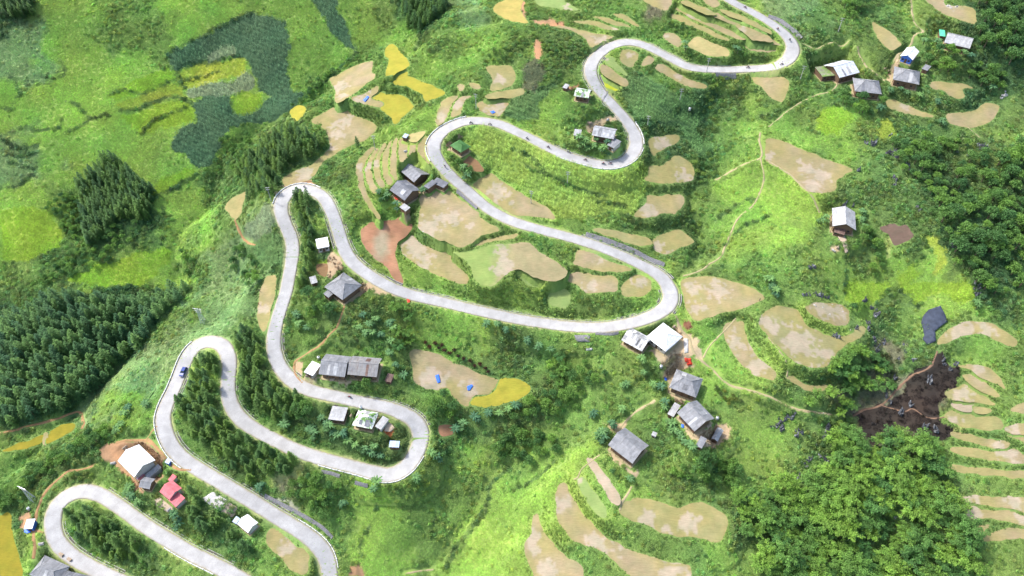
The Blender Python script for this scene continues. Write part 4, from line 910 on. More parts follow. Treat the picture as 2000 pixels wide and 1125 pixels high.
def zone(kind, key, poly, spacing, lo, hi, label, group, clear=1.6, limit=999, jit=.33):
    pl = P(key, poly); h = TPL[kind][0][2] * (lo + hi) / 2
    q = surf(pl[:, 0], pl[:, 1], hs, h * .6); x0, y0 = q[:, :2].min(0) - 3; x1, y1 = q[:, :2].max(0) + 3
    gx, gy = np.meshgrid(np.arange(x0, x1, spacing), np.arange(y0, y1, spacing * .866), indexing='ij'); gx = gx + (np.arange(gy.shape[1]) % 2)[None, :] * spacing / 2
    gx = (gx + rng.uniform(-jit, jit, gx.shape) * spacing).ravel(); gy = (gy + rng.uniform(-jit, jit, gy.shape) * spacing).ravel(); gz = hs(gx, gy)
    px, py = project(gx, gy, gz + h * .6)
    ok = inpoly(px, py, pl) & (msk(DM, gx, gy) > clear) & (px > -60) & (px < 2060) & (py > -40) & (py < 1190)
    idx = np.nonzero(ok)[0]
    if len(idx) > limit: idx = rng.choice(idx, limit, False)
    for k in idx: plant(kind, gx[k], gy[k], gz[k] - .1, rng.uniform(lo, hi), label, group)
zone('plantation_tree', 'B1', '790,75 880,120 960,220 1120,330 1110,440 1080,560 880,540 700,690 620,750 595,620 590,480 545,280 640,190', 2.55, .75, 1.05, 'slender dark tree in the square dense plantation on the valley slope at upper left', 'trees of the square valley plantation', .5, 230, .2)
zone('plantation_tree', 'A1', '-20,-40 240,-40 265,90 150,85 -20,90', 2.7, .75, 1.05, 'dark tree in the small grove cut by the top left corner', 'trees in the top left corner grove', .5, 30, .2)
zone('plantation_tree', 'A2', '1080,-40 1420,-40 1350,60 1200,170 1100,150 1060,60', 2.9, .8, 1.1, 'dark tree in the wood at the top edge above the yellow rice terraces', 'trees of the wood at the top edge', .5, 60, .3)
zone('forest_tree', 'C1', '-40,300 130,210 400,60 700,60 900,110 1150,40 1380,10 1230,130 1120,260 1000,430 850,560 640,800 560,900 300,1000 -40,1060', 3.35, .85, 1.15, 'round topped dark tree in the large dense wood on the left edge', 'trees of the large dense wood at left', .5, 300, .3)
CZ = [
 ('A2','60,1000 180,900 290,900 330,940 400,960 520,1000 500,1080 400,1130 200,1180 -10,1150', 3.4, 'dark conifer in the grove between the tan slope and the valley stream', 'conifers beside the tan slope', 60),
 ('B2','-60,60 180,20 220,110 200,260 150,330 20,350 -60,420 -110,380 -150,200', 3.6, 'dark conifer in the grove left of the topmost narrow hairpin', 'conifers left of the narrow hairpin', 50),
 ('B2','735,0 775,10 795,60 760,80 735,70', 2.2, 'one of the small lone conifers on the bank left of the striped terraces', 'small conifers on the bank', 3),
 ('B2','290,380 380,350 380,400 400,600 430,760 420,940 330,900 330,700 290,480', 2.9, 'conifer in the row down the middle of the long narrow hairpin', 'conifers inside the long narrow hairpin', 34),
 ('B2','300,880 420,940 410,1040 290,1080', 3, 'conifer at the foot of the row inside the long narrow hairpin', 'conifers at the foot of the narrow hairpin row', 8),
 ('C1','1420,600 1510,500 1600,560 1640,640 1630,900 1680,1060 1560,1120 1400,1100 1310,950 1300,860 1380,720', 3.3, 'dark conifer in the wood inside the second lowest hairpin', 'conifers inside the second lowest hairpin', 75),
 ('D1','1330,20 1600,20 1875,60 1875,200 1860,420 1720,330 1540,200 1400,120', 4.0, 'conifer on the slope below the second lowest hairpin', 'conifers on the slope below the second hairpin', 34),
 ('C2','-80,280 -20,350 60,480 120,600 200,730 300,800 380,880 330,960 200,1000 80,960 -60,900 -170,700 -190,400', 3.4, 'conifer in the belt right of the second lowest hairpin', 'conifers right of the second lowest hairpin', 85),
 ('D1','480,640 560,600 720,640 860,740 980,820 1020,900 960,980 860,1000 740,960 640,900 560,820', 3.0, 'conifer in the oval wood inside the lowest hairpin', 'conifers inside the lowest hairpin', 60),
 ('D1','1280,500 1400,480 1480,600 1640,760 1860,880 1820,940 1700,900 1500,780 1360,700', 3.4, 'conifer between the red roofed house and the oval tan field', 'conifers near the red roofed house', 26),
 ('D2','0,180 100,140 240,190 300,260 280,370 130,390 0,400', 3.3, 'conifer on the bank between the rounded hairpin and the descending road', 'conifers on the bank below the rounded hairpin', 24),
]
for key, poly, spc, lab, grp, lim in CZ: zone('conifer_tree', key, poly, spc * .95, .62, .95, lab, grp, 1.7, lim)
BZ = [
 ('A4','1500,40 1560,-40 1960,-40 1960,520 1880,500 1780,420 1700,360 1600,360 1500,280 1520,180', 4.4, .5, 1.2, 'dense broadleaf tree of the wood in the top right corner', 'trees of the top right wood', 44),
 ('A4','1180,350 1300,330 1500,430 1700,470 1780,560 1700,680 1560,620 1440,560 1200,540 1150,430', 4.2, .55, .85, 'broadleaf tree among the houses of the top right hamlet', 'trees among the top right hamlet', 34),
 ('A4','540,640 620,660 700,700 850,700 860,780 780,830 640,800 560,740', 3.2, .5, .75, 'broadleaf tree in the dark clump below the ribbed grey house', 'trees below the ribbed grey house', 12),
 ('A4','560,0 700,0 720,80 620,120 570,90', 3.6, .55, .8, 'dark bushy tree on the hillside above the small lens shaped field', 'dark bushy trees near the lens field', 8),
 ('B4','880,0 1300,-60 1560,20 1400,60 1250,60 1330,230 1300,400 1200,400 1100,260 960,160', 4.4, .5, .85, 'bushy tree on the rocky slope right of the big pale field', 'bushy trees on the rocky slope', 44),
 ('B4','1330,230 1560,40 1960,40 1960,1125 1600,1125 1500,960 1330,850 1260,640 1160,480 1300,400', 4.3, .4, 1.15, 'round crowned tree of the wood on the right edge above the black net', 'trees of the right edge wood', 130),
 ('B4','560,640 640,660 720,600 830,660 880,760 780,820 640,780', 3.0, .45, .7, 'leafy tree just below the lone hillside house', 'trees beside the lone hillside house', 10),
 ('B4','740,850 850,820 870,920 850,1000 780,980', 3.2, .45, .65, 'leafy tree in the little clump below the brown soil plot', 'trees below the brown soil plot', 5),
 ('C4','620,150 720,150 720,240 660,280 610,240', 3.0, .5, .7, 'dark tree among black rocks right of the pale rocky terrace', 'dark trees right of the rocky terrace', 3),
 ('C2','380,60 500,60 560,180 520,300 420,320 370,220', 3.3, .6, .9, 'big broadleaf tree below the large hipped house', 'broadleaf trees below the hipped house', 9),
 ('C2','700,720 930,720 1000,830 900,880 760,830', 3.0, .6, .85, 'dark grey green tree in front of the patched twin house', 'dark trees in front of the twin houses', 8),
 ('C2','1270,900 1330,760 1430,790 1480,930 1500,1010 1380,1040 1280,1010', 2.9, .55, .85, 'dark bluish tree left of the burnt straw field corner', 'dark trees at the lower corner of the straw paddy', 9),
 ('C2','230,880 330,840 420,900 440,1000 330,1020 240,980', 2.9, .6, .85, 'round bright tree between the belt of conifers and the pale shed', 'round trees by the pale shed', 6),
 ('C3','440,620 580,560 700,640 620,760 500,900 300,1000 60,1060 0,980 200,800 420,760', 4.2, .5, .8, 'bushy tree in the ravine below the long lower curve', 'trees in the ravine', 40),
 ('D3','-100,60 200,0 330,80 330,200 160,280 0,280 -140,200', 4.2, .55, .85, 'bushy tree in the shaded ravine left of the square house', 'trees in the shaded ravine', 20),
 ('D3','1150,330 1300,220 1500,210 1680,260 1700,380 1560,430 1360,460 1200,420', 3.8, .5, .8, 'dark tree in the copse below the diagonal gabled house', 'trees of the copse above the wide terrace', 26),
 ('D2','240,420 420,330 600,420 600,500 560,640 480,720 380,640 260,560', 3.6, .5, .75, 'leafy tree on the bank below the rounded hairpin', 'leafy trees below the rounded hairpin', 20),
 ('D1','-40,560 60,460 300,280 500,190 660,50 800,20 780,90 600,200 420,330 240,420 150,500 120,620 20,640', 3.6, .5, .8, 'dark rounded tree in the belt above the lowest footpath', 'trees of the belt above the lowest footpath', 60),
 ('B1','1600,-60 1850,-60 1850,120 1700,260 1560,300 1540,200', 3.8, .45, .7, 'bushy tree along the stream below the dark maize', 'bushy trees along the stream', 18),
 ('B1','1320,780 1420,830 1420,960 1320,980 1290,880', 4, .55, .75, 'greyish round tree standing by the valley stream', 'round trees by the stream', 4),
 ('B1','1680,800 1800,760 1875,900 1870,1100 1700,1000', 4.2, .45, .7, 'bushy tree on the grassy slope right of the stream', 'bushy trees on the stream slope', 12),
 ('B1','300,470 420,395 560,375 590,480 590,620 570,730 480,680 390,540', 3.0, .4, .55, 'young bushy tree in the block left of the square plantation', 'young trees left of the square plantation', 40),
 ('B1','640,760 860,600 1060,600 1000,700 800,900 600,960 300,1060 270,1000 420,860', 3.2, .35, .55, 'low bushy tree in the strip under the square plantation', 'low trees under the square plantation', 50),
 ('A2','480,560 560,520 760,410 740,450 560,560 420,680 260,790 230,780', 3.3, .4, .55, 'dark bushy tree in the line along the upper stream', 'dark trees along the upper stream', 26),
 ('B2','1370,100 1480,90 1560,180 1600,270 1500,250 1400,180', 2.8, .4, .6, 'dark bush like tree beside the green creeper hut', 'small trees by the creeper hut', 7),
 ('B2','890,330 1010,340 1010,450 900,460 870,400', 2.6, .4, .55, 'dark leafy tree hugging the lower grey house', 'leafy trees by the lower grey house', 5),
]
for key, poly, spc, lo, hi, lab, grp, lim in BZ:
    kd = 'wood_tree' if lim >= 44 and key in ('A4', 'B4') else 'young_tree' if hi <= .55 else 'broadleaf_tree'
    zone(kd, key, poly, spc * .9, lo, hi, lab, grp, 1.2 if lim < 15 else 1.7, lim)
MZ = [
 ('D4','480,130 620,20 760,160 900,60 1100,100 1240,150 1330,90 1350,380 1400,560 1450,700 1560,900 1560,1180 -100,1180 -60,900 -40,450 120,440 240,470 340,400 460,330', 4.6, .55, 1.25, 'feathery bright bamboo clump in the big thicket at lower right', 'bamboo of the lower right thicket', 190),
 ('C4','560,470 640,450 760,510 880,560 920,770 640,860 600,980 480,960 250,900 240,800 450,780 440,660', 3.6, .55, .8, 'bright bamboo clump on the knoll below the terraced hill', 'bamboo on the knoll', 34),
 ('D3','1560,430 1800,430 1875,560 1875,760 1760,900 1700,760 1620,600', 4.0, .6, .9, 'feathery bamboo clump right of the widest lower terrace', 'bamboo beside the widest lower terrace', 14),
 ('C3','270,560 360,520 420,640 360,780 270,760', 3.4, .5, .7, 'yellow green bamboo clump in the ravine near the yellow rice', 'bamboo in the ravine', 6),
 ('C2','1000,80 1080,60 1130,200 1140,440 1040,520 1010,300', 3.0, .5, .75, 'tall feathery bamboo between the banana grove and the bright slope', 'bamboo by the banana grove', 8),
 ('A2','300,960 480,900 520,960 480,1080 340,1080', 3.6, .5, .7, 'pale bamboo clump at the right end of the conifer grove on the tan slope', 'bamboo at the conifer grove', 5),
]
for key, poly, spc, lo, hi, lab, grp, lim in MZ: zone('bamboo_clump', key, poly, spc, lo, hi, lab, grp, 1.7, lim)
SZ = [
 ('B2','1130,700 1300,760 1440,830 1540,800 1700,760 1700,780 1540,830 1440,850 1300,790 1150,730', 2.0, .35, .5, 'low shrub in the hedge between the two big tan paddies', 'shrubs of the hedge between the big paddies', 22),
 ('C2','1640,130 1875,200 1875,100 1700,60', 2.6, .4, .6, 'shrub on the bank above the long lower curve', 'shrubs above the long lower curve', 12),
 ('C3','0,10 240,20 240,200 60,190 0,140', 2.4, .5, .7, 'bushy shrub at the left end of the pond terraces', 'shrubs left of the small mossy pond', 14),
 ('B3','1280,480 1400,500 1400,800 1300,900 1260,860 1330,700', 2.8, .5, .8, 'shrub in the gully right of the stepped paddies', 'shrubs in the gully', 24),
 ('B3','1310,100 1480,60 1520,200 1440,330 1340,300 1330,200', 2.8, .6, .9, 'dark shrub in the gully beside the highest stepped paddy', 'dark shrubs in the upper gully', 20),
 ('A3','1430,560 1560,560 1500,700 1440,830 1410,800', 2.6, .6, .9, 'dark shrub below the road culvert at the top', 'dark shrubs below the culvert', 12),
 ('A3','1150,130 1330,190 1250,290 1150,230', 2.6, .5, .7, 'shrub on the bank left of the straw covered terrace', 'shrubs left of the straw terrace', 10),
 ('C4','130,560 420,720 420,800 240,760 160,660', 2.4, .45, .6, 'bright shrub on the bank under the terraced hill', 'bright shrubs under the terraced hill', 18),
 ('C4','230,940 480,1000 640,1050 620,1200 480,1230 430,1050', 3.0, .6, .9, 'shrub at the left edge of the burnt hillside', 'shrubs left of the burnt ground', 16),
 ('D3','700,320 830,300 850,420 800,470 720,420', 2.4, .5, .75, 'greyish shrub just below the big square house', 'shrubs below the square house', 5),
 ('A2','1680,380 1875,330 1875,480 1700,480', 2.6, .5, .8, 'dark shrub above the small olive terrace near the top', 'shrubs above the olive terrace', 16),
 ('A2','640,780 760,760 900,800 1000,890 920,910 760,860 660,820', 2.4, .45, .65, 'shrub on the bank right of the tan slope', 'shrubs right of the tan slope', 12),
 ('A2','930,560 1010,560 1000,620 1100,640 1220,720 1160,780 1100,720 920,680', 2.2, .45, .65, 'shrub in the clump between the yellow rice terraces', 'shrubs between the yellow rice terraces', 14),
 ('A3','0,230 160,210 280,280 420,400 300,440 160,280 40,420', 2.8, .5, .75, 'shrub on the slope by the red earth scar', 'shrubs by the red earth scar', 22),
 ('D2','700,60 920,60 940,200 820,260', 2.2, .35, .5, 'small shrub among bananas inside the rounded hairpin', 'shrubs inside the rounded hairpin', 6),
 ('D2','950,440 1250,400 1260,520 1120,560 960,520', 2.4, .5, .8, 'bright shrub just outside the rounded hairpin', 'bright shrubs outside the rounded hairpin', 12),
 ('D1','1080,330 1200,330 1190,460 1120,480', 2.6, .5, .7, 'rounded green shrub between the big white roof and the red roof', 'shrubs between the white and red roofs', 3),
 ('C2','960,980 1100,960 1120,1060 1020,1080', 2.6, .5, .7, 'bright green shrub beside the red soil pit inside the rounded hairpin', 'shrubs by the red soil pit', 4),
 ('D1','520,370 700,350 700,440 560,450', 2.6, .5, .7, 'bushy shrub above the lowest bend', 'shrubs above the lowest bend', 6),
]
for key, poly, spc, lo, hi, lab, grp, lim in SZ: zone('shrub', key, poly, spc, lo * 1.2, hi * 1.25, lab, grp, .7, lim)

ANCH = [(650,700,'the twin grey houses'),(670,560,'the hipped house between the road arms'),(800,365,'the grey houses under the striped terraces'),(1180,275,'the house inside the big road loop'),(1650,150,'the shiny metal roof'),(1860,85,'the highest house at top right'),(1780,190,'the hamlet paddies at top right'),(1650,430,'the lone hillside house'),
 (1290,660,'the dazzling white square roof'),(1340,740,'the broad hipped house'),(1350,820,'the diagonal gabled house'),(1227,868,'the square house above the lower terraces'),(700,840,'the mossy roof inside the rounded hairpin'),(270,900,'the big white roof at lower left'),(335,960,'the red roof'),(480,1020,'the white house by the oval field'),
 (100,1100,'the grey roofs at bottom left'),(905,800,'the straw paddy at centre'),(1060,690,'the slope below the long lower curve'),(880,930,'the outside of the rounded hairpin'),(1330,85,'the top terraces'),(1380,330,'the stepped paddies gully'),(1800,760,'the burnt hillside'),(1550,830,'the rocky pasture'),(1800,640,'the black shade net'),
 (230,800,'the valley edge at left'),(1600,620,'the terraced hill'),(1100,900,'the narrow pink straw terrace'),(240,1060,'the lowest hairpin'),(1750,420,'the brown soil plot'),(1560,960,'the lower right thicket'),(1750,300,'the rocky slope at right')]
def near(px, py):
    return min(ANCH, key=lambda a: (a[0] - px) ** 2 + (a[1] - py) ** 2)[2]
BAN = [('C2','290,235 310,310 380,330 790,240 830,320 880,270 910,380 850,370 980,300 1010,340 990,440 980,520 1020,600 1090,690 410,1060 520,1040 480,990 210,1050 1520,1040 1600,990 1700,960 1790,960 1850,930 1460,1080 1690,300 1760,310 1830,345 760,330 800,370'),
 ('C3','110,420 200,470 280,500 810,760 1040,750 965,660 1090,770 1120,880 1110,920 600,960 810,930 730,1030 670,1100 1170,1040 20,910 950,560 840,740 1190,1080'),
 ('D3','640,80 680,110 740,10 1180,30 1240,110 1320,180 860,410 1220,70 1290,150'),('D2','390,50 430,80 540,30 600,100 680,130 730,170 800,190 870,170 910,240 840,220 1280,220 1330,250 890,440 870,480 1170,400 20,470 220,20 630,590 560,80 640,80'),
 ('B2','950,370 960,410 900,370 1560,220 1520,190 1550,260 1230,350 1030,470 920,410'),('A3','540,1020 600,1060 660,1090 700,1040 490,1010 1270,320 1640,350 620,1010'),('B3','600,40 660,80 560,50 720,80 640,110 520,30 680,40'),
 ('A4','900,650 1020,670 1110,700 830,780 1270,890 1640,650 1440,370 1150,290 1250,300 1250,730 1500,400 1340,330 980,640 1280,870'),('B4','400,580 430,560 700,520 690,570 710,620 40,1050 60,1090 20,1010'),
 ('C4','1540,150 60,80 40,30'),('D1','940,470 960,530 920,510 1010,580 980,600 1290,690 1310,740 1270,670'),('C1','930,920 1060,890 880,1050 860,1080 900,960')]
for key, s in BAN:
    for px, py in P(key, s):
        q = surf(px, py, hs, 2.4)
        if msk(DR, q[0], q[1]) < 1.0: continue
        plant('banana_plant', q[0], q[1], q[2] - 2.4, rng.uniform(.85, 1.2), 'banana plant with splayed pale green leaves near ' + near(px, py), 'banana plants near ' + near(px, py))
for k, (px, py) in enumerate(P('C2', '1240,440 1270,475 1310,450 1340,480 1380,500 1420,520 1450,500 1480,540 1520,560 1570,580 1640,600 1680,630 1700,655 1600,610 1360,460')):
    q = surf(px, py, hs, 1.0); plant('purple_shrub', q[0], q[1], q[2] - 1.0, rng.uniform(.6, .95), 'withered purple brown shrub in the row above the straw paddy', 'purple brown shrubs above the straw paddy')
for px, py in P('C3', '1500,780 1530,820 1560,850 1600,860 1640,860 1680,870 1560,800 1620,830 1590,890'):
    q = surf(px, py, hs, 1.0); plant('olive_shrub', q[0], q[1], q[2] - 1.0, rng.uniform(.6, .9), 'dull olive shrub in the fenced oval patch right of the broad hipped house', 'olive shrubs in the oval patch')
for px, py in P('C2', '1070,400 1090,440 1100,410'):
    q = surf(px, py, hs, 1.4); plant('olive_shrub', q[0], q[1], q[2] - 1.4, rng.uniform(1.1, 1.4), 'tall pale olive shrub left of the straw paddy', 'pale olive shrubs left of the straw paddy')

# ------------------------------------------------------------------ uncountable cover: grass, undergrowth, crops
def eulers(nx_, ny_, nz_, spin):
    n_ = np.stack([nx_, ny_, nz_], -1); n_ /= np.linalg.norm(n_, axis=-1, keepdims=True); a = n_
    # rotation taking z to n
    vx, vy = -a[:, 1], a[:, 0]; c = a[:, 2]; k = 1 / (1 + c)
    A = np.zeros((len(a), 3, 3)); A[:, 0, 0] = c + vx * vx * k; A[:, 0, 1] = vx * vy * k; A[:, 0, 2] = vy; A[:, 1, 0] = vx * vy * k; A[:, 1, 1] = c + vy * vy * k; A[:, 1, 2] = -vx; A[:, 2, 0] = -vy; A[:, 2, 1] = vx; A[:, 2, 2] = c
    Z = np.zeros_like(A); cs, sn = np.cos(spin), np.sin(spin); Z[:, 0, 0] = cs; Z[:, 0, 1] = -sn; Z[:, 1, 0] = sn; Z[:, 1, 1] = cs; Z[:, 2, 2] = 1
    M_ = A @ Z; return np.stack([np.arctan2(M_[:, 2, 1], M_[:, 2, 2]), np.arcsin(-np.clip(M_[:, 2, 0], -1, 1)), np.arctan2(M_[:, 1, 0], M_[:, 0, 0])], -1)
def stuff(name, tm, x, y, scl, tint, label, cat, lift=0.0, tilt=1.0):
    z = hs(x, y) + lift; ex = msk(GX, x, y) * tilt; ey = msk(GY, x, y) * tilt
    rot = eulers(-ex, -ey, np.ones_like(ex), rng.uniform(0, 6.28, len(x)))
    tv = np.array([tuple(v_) for v_ in tm.v]); nt_ = len(tv); co = np.r_[tv, np.c_[x, y, z]]
    me = bpy.data.meshes.new(name); me.from_pydata([tuple(v_) for v_ in tv], [], tm.f); a = me.attributes.new('tone', 'FLOAT', 'FACE'); a.data.foreach_set('value', np.array(tm.t, np.float32))
    me.vertices.add(len(x)); me.vertices.foreach_set('co', co.astype(np.float32).ravel())
    a = me.attributes.new('pt', 'BOOLEAN', 'POINT'); a.data.foreach_set('value', np.r_[np.zeros(nt_, bool), np.ones(len(x), bool)])
    a = me.attributes.new('rotv', 'FLOAT_VECTOR', 'POINT'); a.data.foreach_set('vector', np.r_[np.zeros((nt_, 3)), rot].astype(np.float32).ravel())
    a = me.attributes.new('scl', 'FLOAT', 'POINT'); a.data.foreach_set('value', np.r_[np.ones(nt_), scl].astype(np.float32))
    a = me.attributes.new('tint', 'FLOAT_COLOR', 'POINT'); a.data.foreach_set('color', np.c_[np.r_[np.ones((nt_, 3)), tint], np.ones(nt_ + len(x))].astype(np.float32).ravel())
    me.materials.append(MATS['leaf_stuff']); me.update()
    o = link(name, me, label=label, cat=cat, kind='stuff')
    g_ = bpy.data.node_groups.new(name, 'GeometryNodeTree'); g_.is_modifier = True
    g_.interface.new_socket('Geometry', in_out='INPUT', socket_type='NodeSocketGeometry'); g_.interface.new_socket('Geometry', in_out='OUTPUT', socket_type='NodeSocketGeometry')
    I = g_.nodes.new('NodeGroupInput'); O = g_.nodes.new('NodeGroupOutput'); sp_ = g_.nodes.new('GeometryNodeSeparateGeometry'); sp_.domain = 'POINT'; ip = g_.nodes.new('GeometryNodeInstanceOnPoints')
    def na(nm, t_):
        k = g_.nodes.new('GeometryNodeInputNamedAttribute'); k.data_type = t_; k.inputs[0].default_value = nm; return [s_ for s_ in k.outputs if s_.enabled and s_.name == 'Attribute'][0]
    l_ = g_.links.new; l_(I.outputs[0], sp_.inputs[0]); l_(na('pt', 'BOOLEAN'), sp_.inputs[1]); l_(sp_.outputs[0], ip.inputs['Points']); l_(sp_.outputs[1], ip.inputs['Instance'])
    er = g_.nodes.new('FunctionNodeEulerToRotation'); l_(na('rotv', 'FLOAT_VECTOR'), er.inputs[0]); l_(er.outputs[0], ip.inputs['Rotation'])
    l_(na('scl', 'FLOAT'), ip.inputs['Scale']); l_(ip.outputs[0], O.inputs[0])
    md = o.modifiers.new('scatter', 'NODES'); md.node_group = g_
    return o
def cand(sp_):
    gx, gy = np.meshgrid(np.arange(-320, 320, sp_), np.arange(-140, 262, sp_), indexing='ij')
    gx = (gx + rng.uniform(-.5, .5, gx.shape) * sp_).ravel(); gy = (gy + rng.uniform(-.5, .5, gy.shape) * sp_).ravel(); gz = hs(gx, gy)
    px, py = project(gx, gy, gz); ok = (px > -160) & (px < 2160) & (py > -110) & (py < 1240)
    return gx[ok], gy[ok], px[ok], py[ok]
def samp(A, x, y): return msk(A, x, y)
rnd = random.Random(5)
gp = TM()
for _ in range(70):
    r_ = 1.2 * math.sqrt(rnd.random()); a = rnd.random() * 6.28; c = (r_ * math.cos(a), r_ * math.sin(a), -.05); tn = rnd.uniform(.88, 1.12)
    for k in range(3):
        b_ = rnd.random() * 6.28; gp.leaf(c, (math.cos(b_), math.sin(b_), rnd.uniform(.6, 1.6)), (0, 0, 1), rnd.uniform(.25, .42), .17, tn * rnd.uniform(.9, 1.1), .3)
x, y, px, py = cand(1.25)
dm = samp(DM, x, y); cd_ = samp(CODE, x, y); kinds = np.array([''] + [k for _p, k in PAINTP], dtype=object)[cd_]
bare = np.isin(kinds, ['dirt', 'dirt_red', 'clay_paint', 'soil', 'gravel']); mz = np.array([str(k).startswith('maize') for k in kinds])
ok = (dm > 1.15) & ~bare & ~mz
ok &= ~((np.isin(kinds, ['burnt', 'dirt_thin'])) & (rng.random(len(x)) > .35))
x1, y1 = x[ok], y[ok]; tt = samp(TINT, x1, y1) * rng.uniform(.88, 1.15, (len(x1), 1)) * 1.5
hgt = .75 + .4 * np.clip(.5 + 1.4 * vn(x1, y1, 7, 61), 0, 1)
stuff('grass', gp, x1, y1, hgt * rng.uniform(.8, 1.2, len(x1)), tt, 'green grass and weeds covering the slopes', 'grass')
x, y, px, py = cand(.62)
dm = samp(DM, x, y); cd_ = samp(CODE, x, y); kinds = np.array([''] + [k for _p, k in PAINTP], dtype=object)[cd_]; bare = np.isin(kinds, ['dirt', 'dirt_red', 'clay_paint', 'soil', 'gravel'])
ok = (dm > .12) & (dm < 1.3) & ~bare & (samp(DR, x, y) > .7) & (samp(MASK, x, y) != 3) & (rng.random(len(x)) < .75)
x1, y1 = x[ok], y[ok]; tt = samp(TINT, x1, y1) * rng.uniform(.95, 1.35, (len(x1), 1)); fr = TM()
for _ in range(9):
    a = rnd.random() * 6.28; c = (.28 * math.cos(a) * rnd.random(), .28 * math.sin(a) * rnd.random(), -.03); b_ = rnd.random() * 6.28; fr.leaf(c, (math.cos(b_), math.sin(b_), rnd.uniform(.8, 1.8)), (0, 0, 1), rnd.uniform(.3, .5), .2, rnd.uniform(.75, 1.25), .3)
stuff('edge_grass', fr, x1, y1, rng.uniform(.6, 1.25, len(x1)) * np.where(samp(DR, x1, y1) < 2, .65, 1), tt, 'grass fringe along terrace lips and road verges', 'grass')
x, y, px, py = cand(.55)
gr = np.hypot(samp(GX, x, y), samp(GY, x, y)); ok = (gr > .75) & (samp(DM, x, y) > .25) & (samp(DM, x, y) < 3.5) & (samp(DR, x, y) > .9) & (samp(MASK, x, y) != 3) & (rng.random(len(x)) < np.clip((gr - .5) * .8, 0, 1))
x2, y2, _a, _b = cand(.8); d2 = samp(DM, x2, y2); o2 = (d2 > .35) & (d2 < 1.5) & (samp(DR, x2, y2) > 1.6) & (samp(MASK, x2, y2) != 3) & (samp(np.hypot(GX, GY), x2, y2) > .2) & (rng.random(len(x2)) < .5 + .9 * vn(x2, y2, 4, 73))
BX, BY = np.r_[x[ok], x2[o2]], np.r_[y[ok], y2[o2]]
# undergrowth
ug = TM(); rn = random.Random(9)
for k in range(4):
    a = k * 1.7; q = .42 if k else 0; ug.cloud((q * math.cos(a), q * math.sin(a), .28 + (.12 if not k else 0)), .48, 26, .3, rn, .85, rn.uniform(.85, 1.15))
x, y, px, py = cand(1.35)
dens = samp(DEN, x, y) * np.clip(.5 + 2.6 * (vn(x, y, 6.5, 62) + .5 * vn(x, y, 2.6, 63)) + .45, 0.1, 1.7)
ok = (samp(DM, x, y) > .95) & (rng.random(len(x)) < dens); x1, y1 = x[ok], y[ok]; d1 = samp(DEN, x1, y1)
tt = samp(TINT, x1, y1) * rng.uniform(.8, 1.75, (len(x1), 1)) * np.array([.97, 1, .95]) * np.stack([rng.uniform(.8, 1.25, len(x1)), np.ones(len(x1)), rng.uniform(.8, 1.3, len(x1))], 1)
sc_ = (.55 + .75 * d1 + .5 * rng.random(len(x1)) ** 2) * np.clip(samp(DM, x1, y1) / 1.8, .5, 1)
stuff('undergrowth', ug, x1, y1, sc_, tt, 'leafy weeds and low bushes growing thick on the slopes', 'undergrowth', -.08)
tb = samp(TINT, BX, BY) * rng.uniform(.75, 1.4, (len(BX), 1)); stuff('bank_weeds', ug, BX, BY, rng.uniform(.35, .75, len(BX)), tb, 'leafy weeds hanging on the steep terrace banks', 'weeds', -.05)
# crops
mt = TM()
for k in range(7):
    a = k * 2.4; mt.leaf((0, 0, .15 * k), (math.cos(a), math.sin(a), .9), (0, 0, 1), .75, .17, rnd.uniform(.8, 1.25), .45)
mt.leaf((0, 0, 1.0), (.1, 0, 1), (0, 1, 0), .6, .12, 1.6, 0)
x, y, px, py = cand(.85)
cd_ = samp(CODE, x, y); kinds = np.array([''] + [k for _p, k in PAINTP], dtype=object)[cd_]; mz = np.array([str(k).startswith('maize') for k in kinds]); ok = mz & (samp(DM, x, y) > .6) & (((x * .35 + y * .94 + 1.2 * vn(x, y, 14, 68)) / 2.1) % 1 > .2) & (vn(x, y, 2.4, 66) > -.45)
x1, y1 = x[ok], y[ok]; k1 = kinds[ok]; tt = samp(TINT, x1, y1) * rng.uniform(.8, 1.4, (len(x1), 1)) * 1.6 * (1 + .35 * vn(x1, y1, 3.2, 69))[:, None]
lime = (k1 == 'maize_lime'); yl = lime & (rng.random(len(x1)) < .28 + .9 * vn(x1, y1, 9, 64)); tt[yl] = np.array([.27, .36, .06]) * rng.uniform(.7, 1.1, (yl.sum(), 1))
stuff('maize_crop', mt, x1, y1, rng.uniform(.7, 1.35, len(x1)) * (1 + .25 * vn(x1, y1, 2.4, 67)), tt, 'maize plants standing close together in the crop fields', 'maize', 0, 0)
print('COUNTS', COUNT, len(bpy.data.objects))
